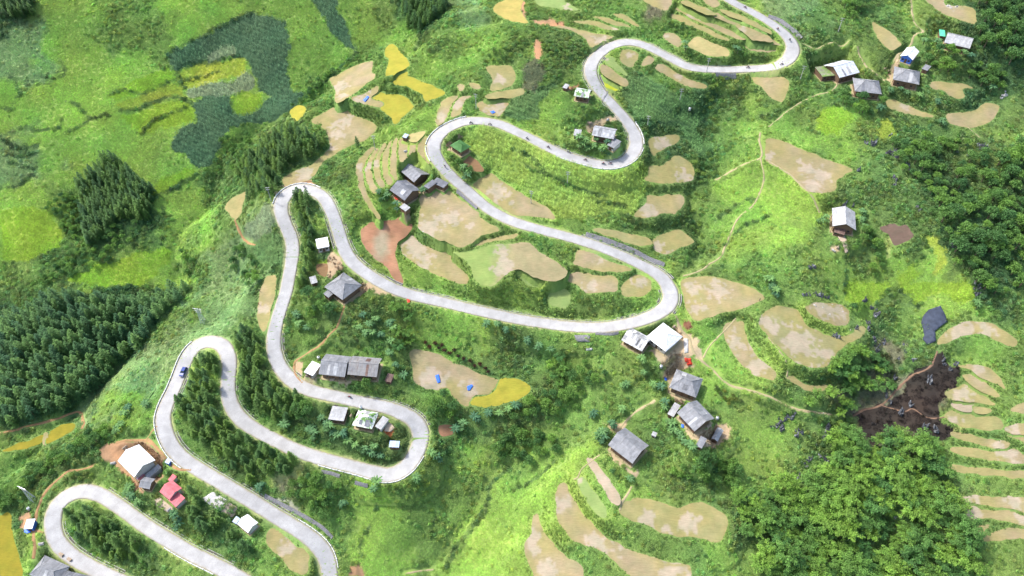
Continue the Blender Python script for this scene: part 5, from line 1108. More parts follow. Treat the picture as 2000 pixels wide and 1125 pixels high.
# ------------------------------------------------------------------ building materials
def roofmat(name, col, col2, rust=None, met=0.0, rough=.7, rib=.55, moss=None):
    m, n, b = newmat(name)
    tc = N(n, 'ShaderNodeTexCoord'); mp = N(n, 'ShaderNodeMapping'); n.links.new(tc.outputs['Object'], mp.inputs[0])
    br = N(n, 'ShaderNodeTexBrick'); br.offset = 0.37; br.inputs['Scale'].default_value = 1.0; br.inputs['Brick Width'].default_value = .95; br.inputs['Row Height'].default_value = 1.6; br.inputs['Mortar Size'].default_value = .015
    br.inputs['Color1'].default_value = (*col, 1); br.inputs['Color2'].default_value = (*col2, 1); br.inputs['Mortar'].default_value = (*[v * .55 for v in col], 1); n.links.new(mp.outputs[0], br.inputs[0])
    c = mixc(n, 1.0, br.outputs[0], mixc(n, ramp(n, noise(n, .9, 6), .3, .7), (.78, .78, .78), (1.15, 1.15, 1.15)), 'MULTIPLY')
    sx = N(n, 'ShaderNodeMapping'); n.links.new(tc.outputs['Object'], sx.inputs[0]); sx.inputs['Scale'].default_value = (2.2, .18, .2)
    c = mixc(n, ramp(n, noise(n, 1.2, 5, sx.outputs[0]), .52, .75, 0, .7), c, rust or tuple(v * .5 for v in col))
    if moss: c = mixc(n, ramp(n, noise(n, .45, 5), .46, .56), c, moss)
    wv = N(n, 'ShaderNodeTexWave'); wv.bands_direction = 'X'; wv.inputs['Scale'].default_value = 1.6; n.links.new(tc.outputs['Object'], wv.inputs[0])
    bump(n, b, wv.outputs[0], rib, .05)
    n.links.new(c, b.inputs['Base Color']); b.inputs['Roughness'].default_value = rough; b.inputs['Metallic'].default_value = met
G_ = lambda v, k=1.0: tuple(min(.8, x * (0.88 if max(v) - min(v) < 30 and max(v) < 200 else 1.0)) for x in s2l(v))
roofmat('r_grey', G_((128, 130, 134)), G_((146, 147, 150)), G_((98, 98, 98)))
roofmat('r_darkgrey', G_((104, 107, 114)), G_((126, 128, 134)), G_((82, 82, 84)))
roofmat('r_palegrey', G_((162, 163, 164)), G_((182, 182, 182)), G_((126, 122, 116)))
roofmat('r_greybrown', G_((132, 132, 134)), G_((146, 144, 142)), G_((98, 74, 62)))
roofmat('r_greywhite', G_((150, 151, 154)), G_((186, 188, 190)), G_((110, 108, 106)))
roofmat('r_white', G_((226, 228, 230)), G_((232, 233, 235)), G_((196, 196, 192)), 0, .5)
roofmat('r_patchwhite', G_((146, 146, 146)), G_((214, 214, 212)), G_((104, 102, 100)))
roofmat('r_whitemoss', G_((206, 210, 206)), G_((220, 222, 220)), G_((160, 160, 150)), moss=G_((92, 128, 62)))
roofmat('r_moss', G_((130, 134, 110)), G_((140, 146, 116)), G_((100, 96, 80)), moss=G_((104, 132, 66)))
roofmat('r_green', G_((70, 112, 62)), G_((82, 126, 70)), G_((60, 90, 56)), moss=G_((58, 100, 48)))
roofmat('r_silver', G_((200, 204, 210)), G_((214, 217, 222)), G_((150, 146, 140)), .15, .5)
roofmat('r_red', G_((196, 104, 110)), G_((204, 116, 120)), G_((170, 80, 84)))
roofmat('r_blue', G_((166, 184, 208)), G_((188, 200, 216)), G_((140, 148, 160)))
roofmat('r_teal', G_((84, 190, 150)), G_((96, 200, 160)), G_((70, 150, 120)))
roofmat('r_brown', G_((104, 84, 78)), G_((120, 98, 88)), G_((80, 60, 52)))
roofmat('r_rust', G_((170, 96, 88)), G_((132, 150, 186)), G_((120, 80, 70)))
basic('wood', (0.16, 0.10, 0.065), .85, .35, 2.5, .03); basic('plain', (0.52, 0.50, 0.46), .9, .12, 1.2, .02, dirt=(0.34, 0.30, 0.25)); basic('wall_blue', G_((70, 110, 190)), .8, .12, 1.5); basic('stone', (0.3, 0.29, 0.27), .95, .3, 3, .06)
basic('dark_opening', (0.02, 0.018, 0.016), .8, .2, 2); basic('door_wood', (0.11, 0.06, 0.035), .7, .3, 4); basic('concrete', (0.42, 0.41, 0.39), .9, .14, 1.5, .02, dirt=(0.27, 0.25, 0.2)); basic('kerb_white', (0.66, 0.66, 0.64), .8, .1, 2, .01, dirt=(0.42, 0.4, 0.35))
basic('ditch', (0.10, 0.095, 0.075), .95, .35, 2.5, .03); basic('gabion', (0.18, 0.178, 0.182), .95, .5, 3.2, .12); basic('net_black', (0.04, 0.05, 0.075), .8, .3, .7, .05); basic('tarp_blue', G_((60, 110, 215)), .45, .12, 2, .03); basic('tarp_red', G_((200, 70, 50)), .5, .12, 2, .03)
basic('rock', (0.085, 0.09, 0.10), .9, .45, 1.6, .15, dirt=(0.32, 0.33, 0.35)); basic('rock_pale', (0.48, 0.45, 0.42), .9, .25, 2, .1); basic('steel', (0.52, 0.54, 0.56), .45, .1, 3, metal=.4); basic('insulator', (0.25, 0.1, 0.06), .3, .1, 3)
basic('tyre', (0.02, 0.02, 0.02), .8, .1, 5); basic('car_blue', G_((34, 60, 130)), .25, .05, 2); basic('glass_dark', (0.03, 0.04, 0.05), .08, .1, 2); basic('bike_red', (0.30, 0.03, 0.025), .3, .1, 3); basic('bike_black', (0.03, 0.03, 0.035), .35, .1, 3); basic('lamp', (0.8, 0.8, 0.75), .2, .02, 2); basic('lamp_red', (0.5, 0.03, 0.02), .2, .05, 2)
basic('skin', (0.42, 0.25, 0.17), .6, .06, 8); basic('cloth_dark', (0.04, 0.045, 0.08), .9, .2, 8); basic('cloth_red', (0.4, 0.06, 0.06), .9, .2, 8); basic('cloth_pale', (0.6, 0.58, 0.55), .9, .1, 8); basic('hair', (0.02, 0.015, 0.012), .6, .2, 20); basic('plank', (0.38, 0.30, 0.22), .9, .25, 3, .02)

def bobj(name, fn, mat, parent=None, **kw):
    bm = bmesh.new(); fn(bm); bmesh.ops.recalc_face_normals(bm, faces=bm.faces); me = bpy.data.meshes.new(name); bm.to_mesh(me); bm.free(); me.materials.append(MATS[mat]); return link(name, me, parent, **kw)
def box(bm, x0, x1, y0, y1, z0, z1, bev=0.0):
    r = bmesh.ops.create_cube(bm, size=1); vs = r['verts']
    for v in vs: v.co = Vector(((x0 + x1) / 2 + v.co.x * (x1 - x0), (y0 + y1) / 2 + v.co.y * (y1 - y0), (z0 + z1) / 2 + v.co.z * (z1 - z0)))
    if bev: bmesh.ops.bevel(bm, geom=list({e for v in vs for e in v.link_edges}), offset=bev, segments=2, affect='EDGES')
def slab(bm, quad, th):
    n = (Vector(quad[1]) - Vector(quad[0])).cross(Vector(quad[2]) - Vector(quad[0])).normalized()
    if n.z < 0: n = -n
    a = [bm.verts.new(Vector(q)) for q in quad]; b_ = [bm.verts.new(Vector(q) - n * th) for q in quad]; bm.faces.new(a); bm.faces.new(b_[::-1]); k = len(quad)
    for i in range(k): bm.faces.new((a[i], b_[i], b_[(i + 1) % k], a[(i + 1) % k]))
def cyl(bm, p0, p1, r0, r1=None, k=8):
    r1 = r0 if r1 is None else r1; p0, p1 = Vector(p0), Vector(p1); q = (p1 - p0).to_track_quat('Z', 'Y'); A = []; B = []
    for i in range(k):
        a = 6.28318 * i / k; d = q @ Vector((math.cos(a), math.sin(a), 0)); A.append(bm.verts.new(p0 + d * r0)); B.append(bm.verts.new(p1 + d * r1))
    bm.faces.new(A); bm.faces.new(B)
    for i in range(k): bm.faces.new((A[i], A[(i + 1) % k], B[(i + 1) % k], B[i]))
NAMES = {'house': 'house', 'shed': 'shed', 'hut': 'hut', 'shelter': 'shelter', 'annexe': 'annexe', 'porch': 'porch', 'cabin': 'cabin', 'stall': 'stall'}
for (key, s, rt, rm, eh, wm, lab, cat), (c0, lv, W_, D_, an) in zip(H, HW):
    r = bpy.data.objects.new(NAMES[cat], None); COL.objects.link(r); r.location = (c0[0], c0[1], lv); r.rotation_euler = (0, 0, an); tag(r, lab, cat)
    sd = random.Random(lab); hx, hy = W_ / 2, D_ / 2; sw = False
    if D_ > W_ * 1.12 and rt != 'shed': hx, hy = hy, hx; sw = True
    T = (lambda p: (-p[1], p[0], p[2])) if sw else (lambda p: p)
    rise = min(hy * .50, 2.6) if rt in ('gable', 'hip') else .35; th = .10; wmat = {'wood': 'wood', 'plain': 'plain', 'blue': 'wall_blue', 'stone': 'stone'}[wm]; ov = min(.9, hy * .22) if rt != 'shed' else min(.3, hy * .15)
    ez = eh - 0.0
    def roof(bm):
        if rt == 'gable':
            sg = 0.06 * sd.uniform(-1, 1)
            slab(bm, [T(p) for p in ((-hx, -hy, ez), (hx, -hy, ez), (hx, 0, ez + rise), (-hx, 0, ez + rise))], th); slab(bm, [T(p) for p in ((hx, hy, ez), (-hx, hy, ez), (-hx, 0.004, ez + rise), (hx, 0.004, ez + rise))], th)
        elif rt == 'hip':
            e = max(.15, hx - hy * .75); sk = sd.uniform(.78, 1)
            slab(bm, [T(p) for p in ((-hx, -hy, ez), (hx, -hy, ez), (e, 0, ez + rise), (-e, 0, ez + rise))], th); slab(bm, [T(p) for p in ((hx, hy, ez), (-hx, hy, ez), (-e, 0, ez + rise), (e, 0, ez + rise))], th)
            slab(bm, [T(p) for p in ((hx, -hy, ez), (hx, hy, ez), (e, 0, ez + rise))], th); slab(bm, [T(p) for p in ((-hx, hy, ez), (-hx, -hy, ez), (-e, 0, ez + rise))], th)
        else: slab(bm, ((-hx, -hy, ez), (hx, -hy, ez), (hx, hy, ez + rise), (-hx, hy, ez + rise)), th)
    ro = bobj('roof', roof, 'r_' + rm, r)
    if rt in ('gable', 'hip'):
        e = hx + .05 if rt == 'gable' else max(.15, hx - hy * .75)
        bobj('ridge_cap', lambda bm: box(bm, *(([-e, e, -.16, .16]) if not sw else ([-.16, .16, -e, e])), ez + rise - .04, ez + rise + .07), 'r_' + rm, ro)
        if rt == 'hip' and hx * hy > 12:
            def hips(bm):
                for sx in (-1, 1):
                    for sy in (-1, 1): cyl(bm, T((sx * e, 0, ez + rise + .02)), T((sx * hx, sy * hy, ez + .02)), .09, k=5)
            bobj('hip_cap', hips, 'r_' + rm, ro)
        # odd replacement sheets lying on the slopes, as on the real roofs
        npan = 0 if rm in ('white', 'red', 'green') else sd.choice((1, 2, 3)) if hx * hy > 10 else 0
        for q in range(npan):
            wx_ = sd.uniform(.8, 2.0); x0_ = sd.uniform(-hx * .55, hx * .55 - wx_ * .6); t0 = sd.uniform(.0, .25); t1 = sd.uniform(.6, .95); sy = -1 if q != 1 else 1
            f_ = lambda x_, t_, sy=sy: T((x_, sy * hy * (1 - t_), ez + rise * t_ + .075))
            bobj('roof_sheet', lambda bm: slab(bm, [f_(x0_, t0), f_(x0_ + wx_, t0), f_(x0_ + wx_, t1), f_(x0_, t1)], .05), sd.choice(('r_palegrey', 'r_darkgrey', 'r_grey', 'r_greywhite')) if rm != 'greybrown' else 'r_brown', ro)
    ax, ay = (hx - ov, hy - ov)
    top = ez - .06 + rise * (1 - ay / hy) * .0
    def wall(bm):
        t = .14
        if rt == 'gable':
            a_, k_ = ax, ay; zt = ez + rise * (1 - k_ / hy) - .16; zr = ez + rise - .2
            for sx in (-1, 1):
                ps = [(sx * a_, -k_, -.6), (sx * a_, k_, -.6), (sx * a_, k_, zt), (sx * a_, 0, zr), (sx * a_, -k_, zt)]
                A = [bm.verts.new(Vector(T(p))) for p in ps]; B = [bm.verts.new(Vector(T((p[0] - sx * t, p[1], p[2])))) for p in ps]; bm.faces.new(A); bm.faces.new(B[::-1])
                for i in range(5): bm.faces.new((A[i], B[i], B[(i + 1) % 5], A[(i + 1) % 5]))
            for sy in (-1, 1):
                q = [T((-a_ + t + .002, sy * k_, -.6)), T((a_ - t - .002, sy * (k_ - t), zt))]
                box(bm, min(q[0][0], q[1][0]), max(q[0][0], q[1][0]), min(q[0][1], q[1][1]), max(q[0][1], q[1][1]), -.6, zt)
        else:
            zt = ez + (rise * (1 - ay / hy) if rt == 'hip' else 0) - .14
            for x0, x1, y0, y1 in ((-ax, ax, -ay, -ay + t), (-ax, ax, ay - t, ay), (-ax, -ax + t, -ay + t + .002, ay - t - .002), (ax - t, ax, -ay + t + .002, ay - t - .002)):
                q = [T((x0, y0, 0)), T((x1, y1, 0))]; box(bm, min(q[0][0], q[1][0]), max(q[0][0], q[1][0]), min(q[0][1], q[1][1]), max(q[0][1], q[1][1]), -.6, zt + (rise * .8 if rt == 'shed' and y0 > 0 else 0))
    bobj('wall', wall, wmat, r)
    big = min(hx, hy) > 1.7
    fy = -(ax if sw else ay); fx = (ay if sw else ax)    # front wall in unswapped frame
    dw = min(.5, fx * .4); dh = min(2.0, eh - .5)
    dr = bobj('door', lambda bm: box(bm, -dw, dw, fy - .05, fy - .004, 0, dh, .01), 'door_wood', r)
    if big:
        bobj('handle', lambda bm: box(bm, dw - .14, dw - .09, fy - .10, fy - .052, .95, 1.1), 'steel', dr)
        for sx in (-1, 1):
            wi = bobj('window', lambda bm: box(bm, sx * fx * .6 - .45, sx * fx * .6 + .45, fy - .06, fy - .004, 1.0, 1.9, .01), 'door_wood', r)
            bobj('pane', lambda bm: (box(bm, sx * fx * .6 - .38, sx * fx * .6 - .03, fy - .08, fy - .062, 1.07, 1.83), box(bm, sx * fx * .6 + .03, sx * fx * .6 + .38, fy - .08, fy - .062, 1.07, 1.83)), 'glass_dark', wi)
        oy = hy - .15; ox = hx - .2
        for sx in (-1, -.33, .33, 1):
            p_ = T((sx * ox, -oy if not sw else oy, 0)); bobj('post', lambda bm: cyl(bm, (p_[0], p_[1], -.5), (p_[0], p_[1], ez - .02), .09, .08, 6), 'wood', r)
        bobj('floor_slab', lambda bm: box(bm, *(T((-hx, 0, 0))[0] if not sw else -hy, hx if not sw else hy, -(hy if not sw else hx), (hy if not sw else hx)), -.5, .06), 'dirt_light', r)

def line3(key, s, step=.6, n_=5):
    px = P(key, s); q = surf(px[:, 0], px[:, 1], hs); return resample(spline(q, n_), step)
def frame2(q):
    t = np.gradient(q[:, :2], axis=0); t /= np.hypot(t[:, 0], t[:, 1])[:, None] + 1e-9; return t, np.stack([-t[:, 1], t[:, 0]], 1)
def sweep(name, q, prof, mat, parent=None, **kw):
    """prof: closed list of (side, up) in metres swept along q"""
    t, n_ = frame2(q); k = len(prof); co = np.zeros((len(q), k, 3))
    for i, (a, u) in enumerate(prof): co[:, i, :2] = q[:, :2] + n_ * a; co[:, i, 2] = q[:, 2] + u
    i, j = np.meshgrid(np.arange(len(q) - 1), np.arange(k), indexing='ij'); j2 = (j + 1) % k
    f = np.stack([i * k + j, i * k + j2, (i + 1) * k + j2, (i + 1) * k + j], -1).reshape(-1, 4)
    return link(name, np_mesh(name, co.reshape(-1, 3), f, mat, smooth=False), parent, **kw)
# snap a line to the edge of the road
def edge_line(key, s, off):
    q = line3(key, s, .6); out = []
    for x, y, z in q:
        best = None
        for c3, t, hw in ROADL.values():
            d = np.hypot(c3[:, 0] - x, c3[:, 1] - y); i = int(d.argmin())
            if best is None or d[i] < best[0]: best = (d[i], c3[i], t[i], hw[i])
        d, c, t, h_ = best; nrm = np.array([-t[1], t[0]]); sg = 1 if np.dot(nrm, [x - c[0], y - c[1]]) > 0 else -1
        out.append((*(c[:2] + nrm * sg * (h_ + off)), c[2]))
    o = np.array(out); 
    for _ in range(6): o[1:-1] = .5 * o[1:-1] + .25 * (o[2:] + o[:-2])
    return resample(o, .6)
GUARD = [('B2','150,470 180,390 250,335 350,318 450,322 495,335','low white guard wall round the tip of the narrow hairpin'),
 ('C1','1160,1120 1155,1020 1200,900 1250,740 1290,640 1330,530 1400,435','white guard wall along the outer edge where the blue car drives'),
 ('D1','1150,20 1170,100 1250,240 1350,320','white guard wall above the red roofed house'),
 ('D2','465,290 600,330 800,385 960,430 1100,410 1180,340 1235,240','white guard wall round the outside of the rounded hairpin'),
 ('D2','330,710 500,820 560,870 600,960 605,1080','white guard wall below the stone retaining wall at the bottom'),
 ('D1','1195,930 1350,1010 1550,1125','white guard wall on the lowest straight at the bottom edge'),
 ('A3','905,900 945,980 955,1060','white guard wall on the right side of the big road loop'),
 ('B3','950,60 900,150 830,195 700,210 560,190 340,105','white guard wall round the bottom of the big road loop'),
 ('A2','1530,860 1400,910 1300,1000 1260,1060','white guard wall round the top left road bend'),('B2','1255,50 1285,150','short white guard wall above the striped terraces')]
for key, s, lab in GUARD:
    q = edge_line(key, s, .28); r = bpy.data.objects.new('guard_wall', None); COL.objects.link(r); tag(r, lab, 'guard wall'); r.location = (0, 0, 0)
    sweep('rail', q, [(-.12, -.3), (.12, -.3), (.12, .42), (-.12, .42)], 'kerb_white', r)
    for i in range(0, len(q) - 2, max(4, len(q) // 60)):
        x, y, z = q[i]; bobj('post', lambda bm: box(bm, x - .17, x + .17, y - .17, y + .17, z + .1, z + .62, .03), 'kerb_white', r)
DITCH = [('D1','1285,60 1380,200 1600,360 1875,540'),('D2','0,540 150,640 330,710'),('D1','440,740 440,840 520,920 700,1020 900,1115'),('B2','540,370 620,560 680,780 740,900 850,970 1060,1070'),('C2','1100,70 1500,150 1875,230'),('C3','0,215 300,275 700,290 950,240 1080,130 1090,60'),
 ('B2','440,400 520,500 560,650 580,790'),('B2','250,440 250,560 310,720'),('C2','180,390 230,580 320,700'),('A3','640,400 610,480 620,600 760,830 850,960 860,1060'),('B3','850,80 760,150 650,150 300,40'),('C1','1875,1020 1740,860 1700,760'),('C1','1410,640 1330,800 1290,950'),('C2','800,870 1000,900 1200,960 1260,1050'),('C3','1215,100 1225,160 1190,230'),('B3','500,700 800,810 1100,930 1190,1010'),('A3','700,350 560,400 520,540 590,660'),('A3','1000,320 1200,420 1350,470 1600,470'),('D1','780,500 1000,640 1250,810 1500,950 1700,1070')]
for key, s in DITCH:
    q = edge_line(key, s, .75)
    r = bpy.data.objects.new('drainage_ditch', None); COL.objects.link(r); m_ = q.mean(0); px_, py_ = project(*m_); tag(r, 'narrow concrete lined drain beside the road near ' + near(px_, py_), 'drain', 'drains along the road near ' + near(px_, py_))
    sweep('channel', q, [(-.30, -.12), (.30, -.12), (.30, -.02), (-.30, -.02)], 'ditch', r); 
    for sg in (-1, 1): sweep('lip', q, [(sg * .4 - .07, -.3), (sg * .4 + .07, -.3), (sg * .4 + .07, .09), (sg * .4 - .07, .09)], 'concrete', r)
WALLS = [('B3','540,690 700,740 850,800 1000,870 1115,915',1.9,'dark stone retaining wall beside the upper arm of the long road curve'),('A4','0,125 80,155 150,205 210,255 240,290',1.9,'dark stone retaining wall outside the top right road bend'),
 ('D2','65,540 200,610 350,690 480,770 560,850',1.5,'long dark stone retaining wall above the descending road at the bottom'),('D2','480,365 560,380 615,400',1.3,'short dark stone wall left under the rounded hairpin'),('D2','725,445 780,460 820,470',1.3,'short dark stone wall right under the rounded hairpin'),
 ('A3','1490,548 1560,562 1640,562',1.6,'pale stone culvert wall under the straight top road'),('C3','610,385 720,390 780,380',.9,'low dark block wall beneath the road at the left of the white roofs'),('B2','1470,370 1540,430 1620,500',1.1,'stone edged ditch wall above the big tan paddy')]
for key, s, wd_, lab in WALLS:
    q = line3(key, s, .45); t, n_ = frame2(q); n_ = n_ * np.sign(-n_[:, 1:2] + 1e-6); rows = 9; r = None
    co = np.zeros((len(q), rows, 3))
    for k in range(rows):
        u = k / (rows - 1); co[:, k, :2] = q[:, :2] + n_ * (wd_ * (u - .5))[..., None] if np.ndim(u) else q[:, :2] + n_ * (wd_ * (u - .5)); co[:, k, 2] = np.maximum(hs(co[:, k, 0], co[:, k, 1]), q[:, 2] - .6 - wd_ * (u - .5)) + .30 + .28 * np.floor((1 - u) * 3.99) * .8 + .12 * vn(co[:, k, 0], co[:, k, 1], .5, 70)
    co[:, 0, 2] -= 1.4; co[:, -1, 2] -= 1.6
    i, j = np.meshgrid(np.arange(len(q) - 1), np.arange(rows - 1), indexing='ij'); v = (i * rows + j).ravel()
    link('retaining_wall', np_mesh('retaining_wall', co.reshape(-1, 3), np.stack([v, v + rows, v + rows + 1, v + 1], 1), 'gabion', smooth=False), label=lab, cat='retaining wall')

# ------------------------------------------------------------------ poles and pylons
def pole(px, py, h, lab, arms=2, twin=False, mat='concrete'):
    q = surf(px, py, hs); name = 'pylon' if twin else 'utility_pole'; r = bpy.data.objects.new(name, None); COL.objects.link(r); r.location = (q[0], q[1], q[2] - .1); r.rotation_euler = (0, 0, random.uniform(-.5, .5)); tag(r, lab, 'pylon' if twin else 'utility pole')
    if twin:
        for sx in (-.9, .9):
            for sy in (-.9, .9): bobj('leg', lambda bm: cyl(bm, (sx, sy, -.3), (sx * .16, sy * .16, h), .10, .07, 5), 'steel', r)
        def br(bm):
            for i in range(6):
                f0, f1 = 1 - .84 * i / 6, 1 - .84 * (i + 1) / 6
                for a, b_ in (((-1, -1), (1, -1)), ((1, -1), (1, 1)), ((1, 1), (-1, 1)), ((-1, 1), (-1, -1))):
                    cyl(bm, (a[0] * .9 * f0, a[1] * .9 * f0, h * i / 6), (b_[0] * .9 * f1, b_[1] * .9 * f1, h * (i + 1) / 6), .05, k=4); cyl(bm, (b_[0] * .9 * f0, b_[1] * .9 * f0, h * i / 6), (a[0] * .9 * f1, a[1] * .9 * f1, h * (i + 1) / 6), .05, k=4)
        bobj('bracing', br, 'steel', r)
    else: bobj('shaft', lambda bm: cyl(bm, (0, 0, -.5), (0, 0, h), .17, .11, 10), mat, r)
    for k in range(arms):
        z = h - .3 - k * 1.1; w_ = (2.0 if twin else 1.0) * (1 - .15 * k)
        ca = bobj('crossarm', lambda bm: box(bm, -w_, w_, -.07, .07, z - .06, z + .06), 'steel', r)
        for sx in (-.9, 0.35, .9): bobj('insulator', lambda bm: cyl(bm, (sx * w_, 0, z + .062), (sx * w_, 0, z + .3), .06, .04, 6), 'insulator', ca)
for px, py, h, lab, tw in [(397,629,9,'steel lattice pylon on the grassy slope left of the conifer belt',True),(66,976,10,'steel lattice pylon above the lowest bend at the left edge',True),(530,393,8,'pale pole beside the tip of the narrow hairpin',False),(930,213,8,'pale pole among small terraces left of the top left bend',False),(733,293,8,'pale pole on the bank at the top of the striped terraces',False),
  (1108,360,7,'pale pole in the lime green maize field',False),(1037,397,7,'pale pole at the lower edge of the lime green maize',False),(1328,195,6,'pale pole at the top of the dark maize field',False),(1264,248,6,'pale pole in the lower part of the dark maize field',False),(1380,140,7,'pale pole by the straight top road',False),(1637,62,7,'slim pole on the hillside left of the lens shaped field',False),(1563,155,7,'slim pole beside the tan field under the top right bend',False)]:
    pole(px, py, h, lab, 2 if not tw else 3, tw)

# ------------------------------------------------------------------ vehicles and people
def person_mesh(name, J, rad, head, cloth='cloth_dark'):
    names = list(J); me = bpy.data.meshes.new(name); me.from_pydata([J[k] for k in names], [(names.index(a), names.index(b_)) for a, b_ in EDG], [])
    o = bpy.data.objects.new(name, me); COL.objects.link(o); md = o.modifiers.new('s', 'SKIN'); me.skin_vertices[0].data
    for i, k in enumerate(names): me.skin_vertices[0].data[i].radius = (rad[k], rad[k])
    me.skin_vertices[0].data[names.index('pelvis')].use_root = True
    sb = o.modifiers.new('u', 'SUBSURF'); sb.levels = 1; sb.render_levels = 1
    dg = bpy.context.evaluated_depsgraph_get(); dg.update(); out = bpy.data.meshes.new_from_object(o.evaluated_get(dg)); bpy.data.objects.remove(o); out.name = name; out.materials.clear()
    for m_ in (cloth, 'skin', 'cloth_dark'): out.materials.append(MATS[m_])
    out.polygons.foreach_set('use_smooth', [True] * len(out.polygons))
    hd = Vector(J['head']); hz = Vector(J['pelvis']).z
    hands = [Vector(J['wl']), Vector(J['wr'])]
    for p_ in out.polygons:
        c = p_.center; p_.material_index = 1 if (c - hd).length < .19 or min((c - h_).length for h_ in hands) < .14 else (2 if c.z < hz + .02 or head == 'all' else 0)
    return out
FING = [(s_, k) for s_ in 'lr' for k in range(5)]
EDG = [('pelvis', 'chest'), ('chest', 'neck'), ('neck', 'head'), ('head', 'crown')]
for s_ in 'lr': EDG += [('chest', 'sh' + s_), ('sh' + s_, 'el' + s_), ('el' + s_, 'w' + s_), ('pelvis', 'hip' + s_), ('hip' + s_, 'kn' + s_), ('kn' + s_, 'an' + s_), ('an' + s_, 'to' + s_)]
for s_, k in FING: EDG.append(('w' + s_, 'f%s%d' % (s_, k)))
def joints(seated):
    J = {}
    if seated: J = {'pelvis': (0, -.25, .82), 'chest': (0, -.16, 1.2), 'neck': (0, -.12, 1.38), 'head': (0, -.09, 1.52), 'crown': (0, -.09, 1.63)}
    else: J = {'pelvis': (0, 0, .92), 'chest': (0, .03, 1.3), 'neck': (0, .05, 1.46), 'head': (0, .07, 1.6), 'crown': (0, .07, 1.70)}
    for s_, x in (('l', -1), ('r', 1)):
        if seated: J.update({'sh' + s_: (x * .19, -.14, 1.30), 'el' + s_: (x * .27, .08, 1.10), 'w' + s_: (x * .29, .36, 1.04), 'hip' + s_: (x * .11, -.22, .80), 'kn' + s_: (x * .17, .16, .70), 'an' + s_: (x * .19, .04, .34), 'to' + s_: (x * .19, .20, .29)})
        else: J.update({'sh' + s_: (x * .19, .02, 1.38), 'el' + s_: (x * .25, .02 + .06 * x, 1.10), 'w' + s_: (x * .25, .14 + .08 * x, .88), 'hip' + s_: (x * .10, 0, .88), 'kn' + s_: (x * .11, .05 + .08 * x, .48), 'an' + s_: (x * .11, -.02 + .12 * x, .08), 'to' + s_: (x * .12, .15 + .12 * x, .04)})
        w_ = Vector(J['w' + s_])
        for k in range(5): J['f%s%d' % (s_, k)] = tuple(w_ + (Vector((-.02 * x + .02 * (k - 2), .09, -.02 - .008 * k)) if seated else Vector((.0 + .012 * (k - 2), .03 + .016 * (k - 2), -.10))) * (1 if k else .7))
    rad = {k: .05 for k in J}; rad.update({'pelvis': .14, 'chest': .15, 'neck': .055, 'head': .10, 'crown': .07})
    for s_ in 'lr': rad.update({'sh' + s_: .065, 'el' + s_: .042, 'w' + s_: .03, 'hip' + s_: .10, 'kn' + s_: .06, 'an' + s_: .042, 'to' + s_: .035}); rad.update({'f%s%d' % (s_, k): .009 for k in range(5)})
    return J, rad
Js, Rs = joints(True); Jw, Rw = joints(False)
RIDE = {c: person_mesh('person', Js, Rs, '', c) for c in ('cloth_red', 'cloth_pale', 'cloth_dark')}; WALK = {c: person_mesh('person', Jw, Rw, '', c) for c in ('cloth_red', 'cloth_pale', 'cloth_dark')}
def sphere(bm, c, r, sc=(1, 1, 1), u=12, v=8):
    g = bmesh.ops.create_uvsphere(bm, u_segments=u, v_segments=v, radius=r)
    for q in g['verts']: q.co = Vector((q.co.x * sc[0] + c[0], q.co.y * sc[1] + c[1], q.co.z * sc[2] + c[2]))
def person(x, y, z, rot, ride, col, lab, helmet):
    o = link('person', (RIDE if ride else WALK)[col], label=lab, cat='person', loc=(x, y, z)); o.rotation_euler = (0, 0, rot); hd = (Js if ride else Jw)['head']
    if helmet: bobj('helmet', lambda bm: sphere(bm, (hd[0], hd[1] - .01, hd[2] + .06), .15, (1, 1.1, .9)), 'cloth_pale' if col != 'cloth_pale' else 'cloth_dark', o)
    else: bobj('hair', lambda bm: sphere(bm, (hd[0], hd[1] - .035, hd[2] + .05), .118, (1, 1.0, .95)), 'hair', o)
    bobj('face', lambda bm: (cyl(bm, (0, hd[1] + .09, hd[2] - .01), (0, hd[1] + .135, hd[2] - .035), .012, .02, 6), sphere(bm, (-.035, hd[1] + .10, hd[2] + .015), .012), sphere(bm, (.035, hd[1] + .10, hd[2] + .015), .012), box(bm, -.03, .03, hd[1] + .095, hd[1] + .107, hd[2] - .07, hd[2] - .058)), 'skin', o)
def torus(bm, c, R_, r_, axis='x', u=18, v=8):
    ring = []
    for i in range(u):
        a = 6.28318 * i / u; row = []
        for j in range(v):
            b_ = 6.28318 * j / v; rr = R_ + r_ * math.cos(b_); row.append(bm.verts.new((c[0] + r_ * math.sin(b_), c[1] + rr * math.cos(a), c[2] + rr * math.sin(a))))
        ring.append(row)
    for i in range(u):
        for j in range(v): bm.faces.new((ring[i][j], ring[(i + 1) % u][j], ring[(i + 1) % u][(j + 1) % v], ring[i][(j + 1) % v]))
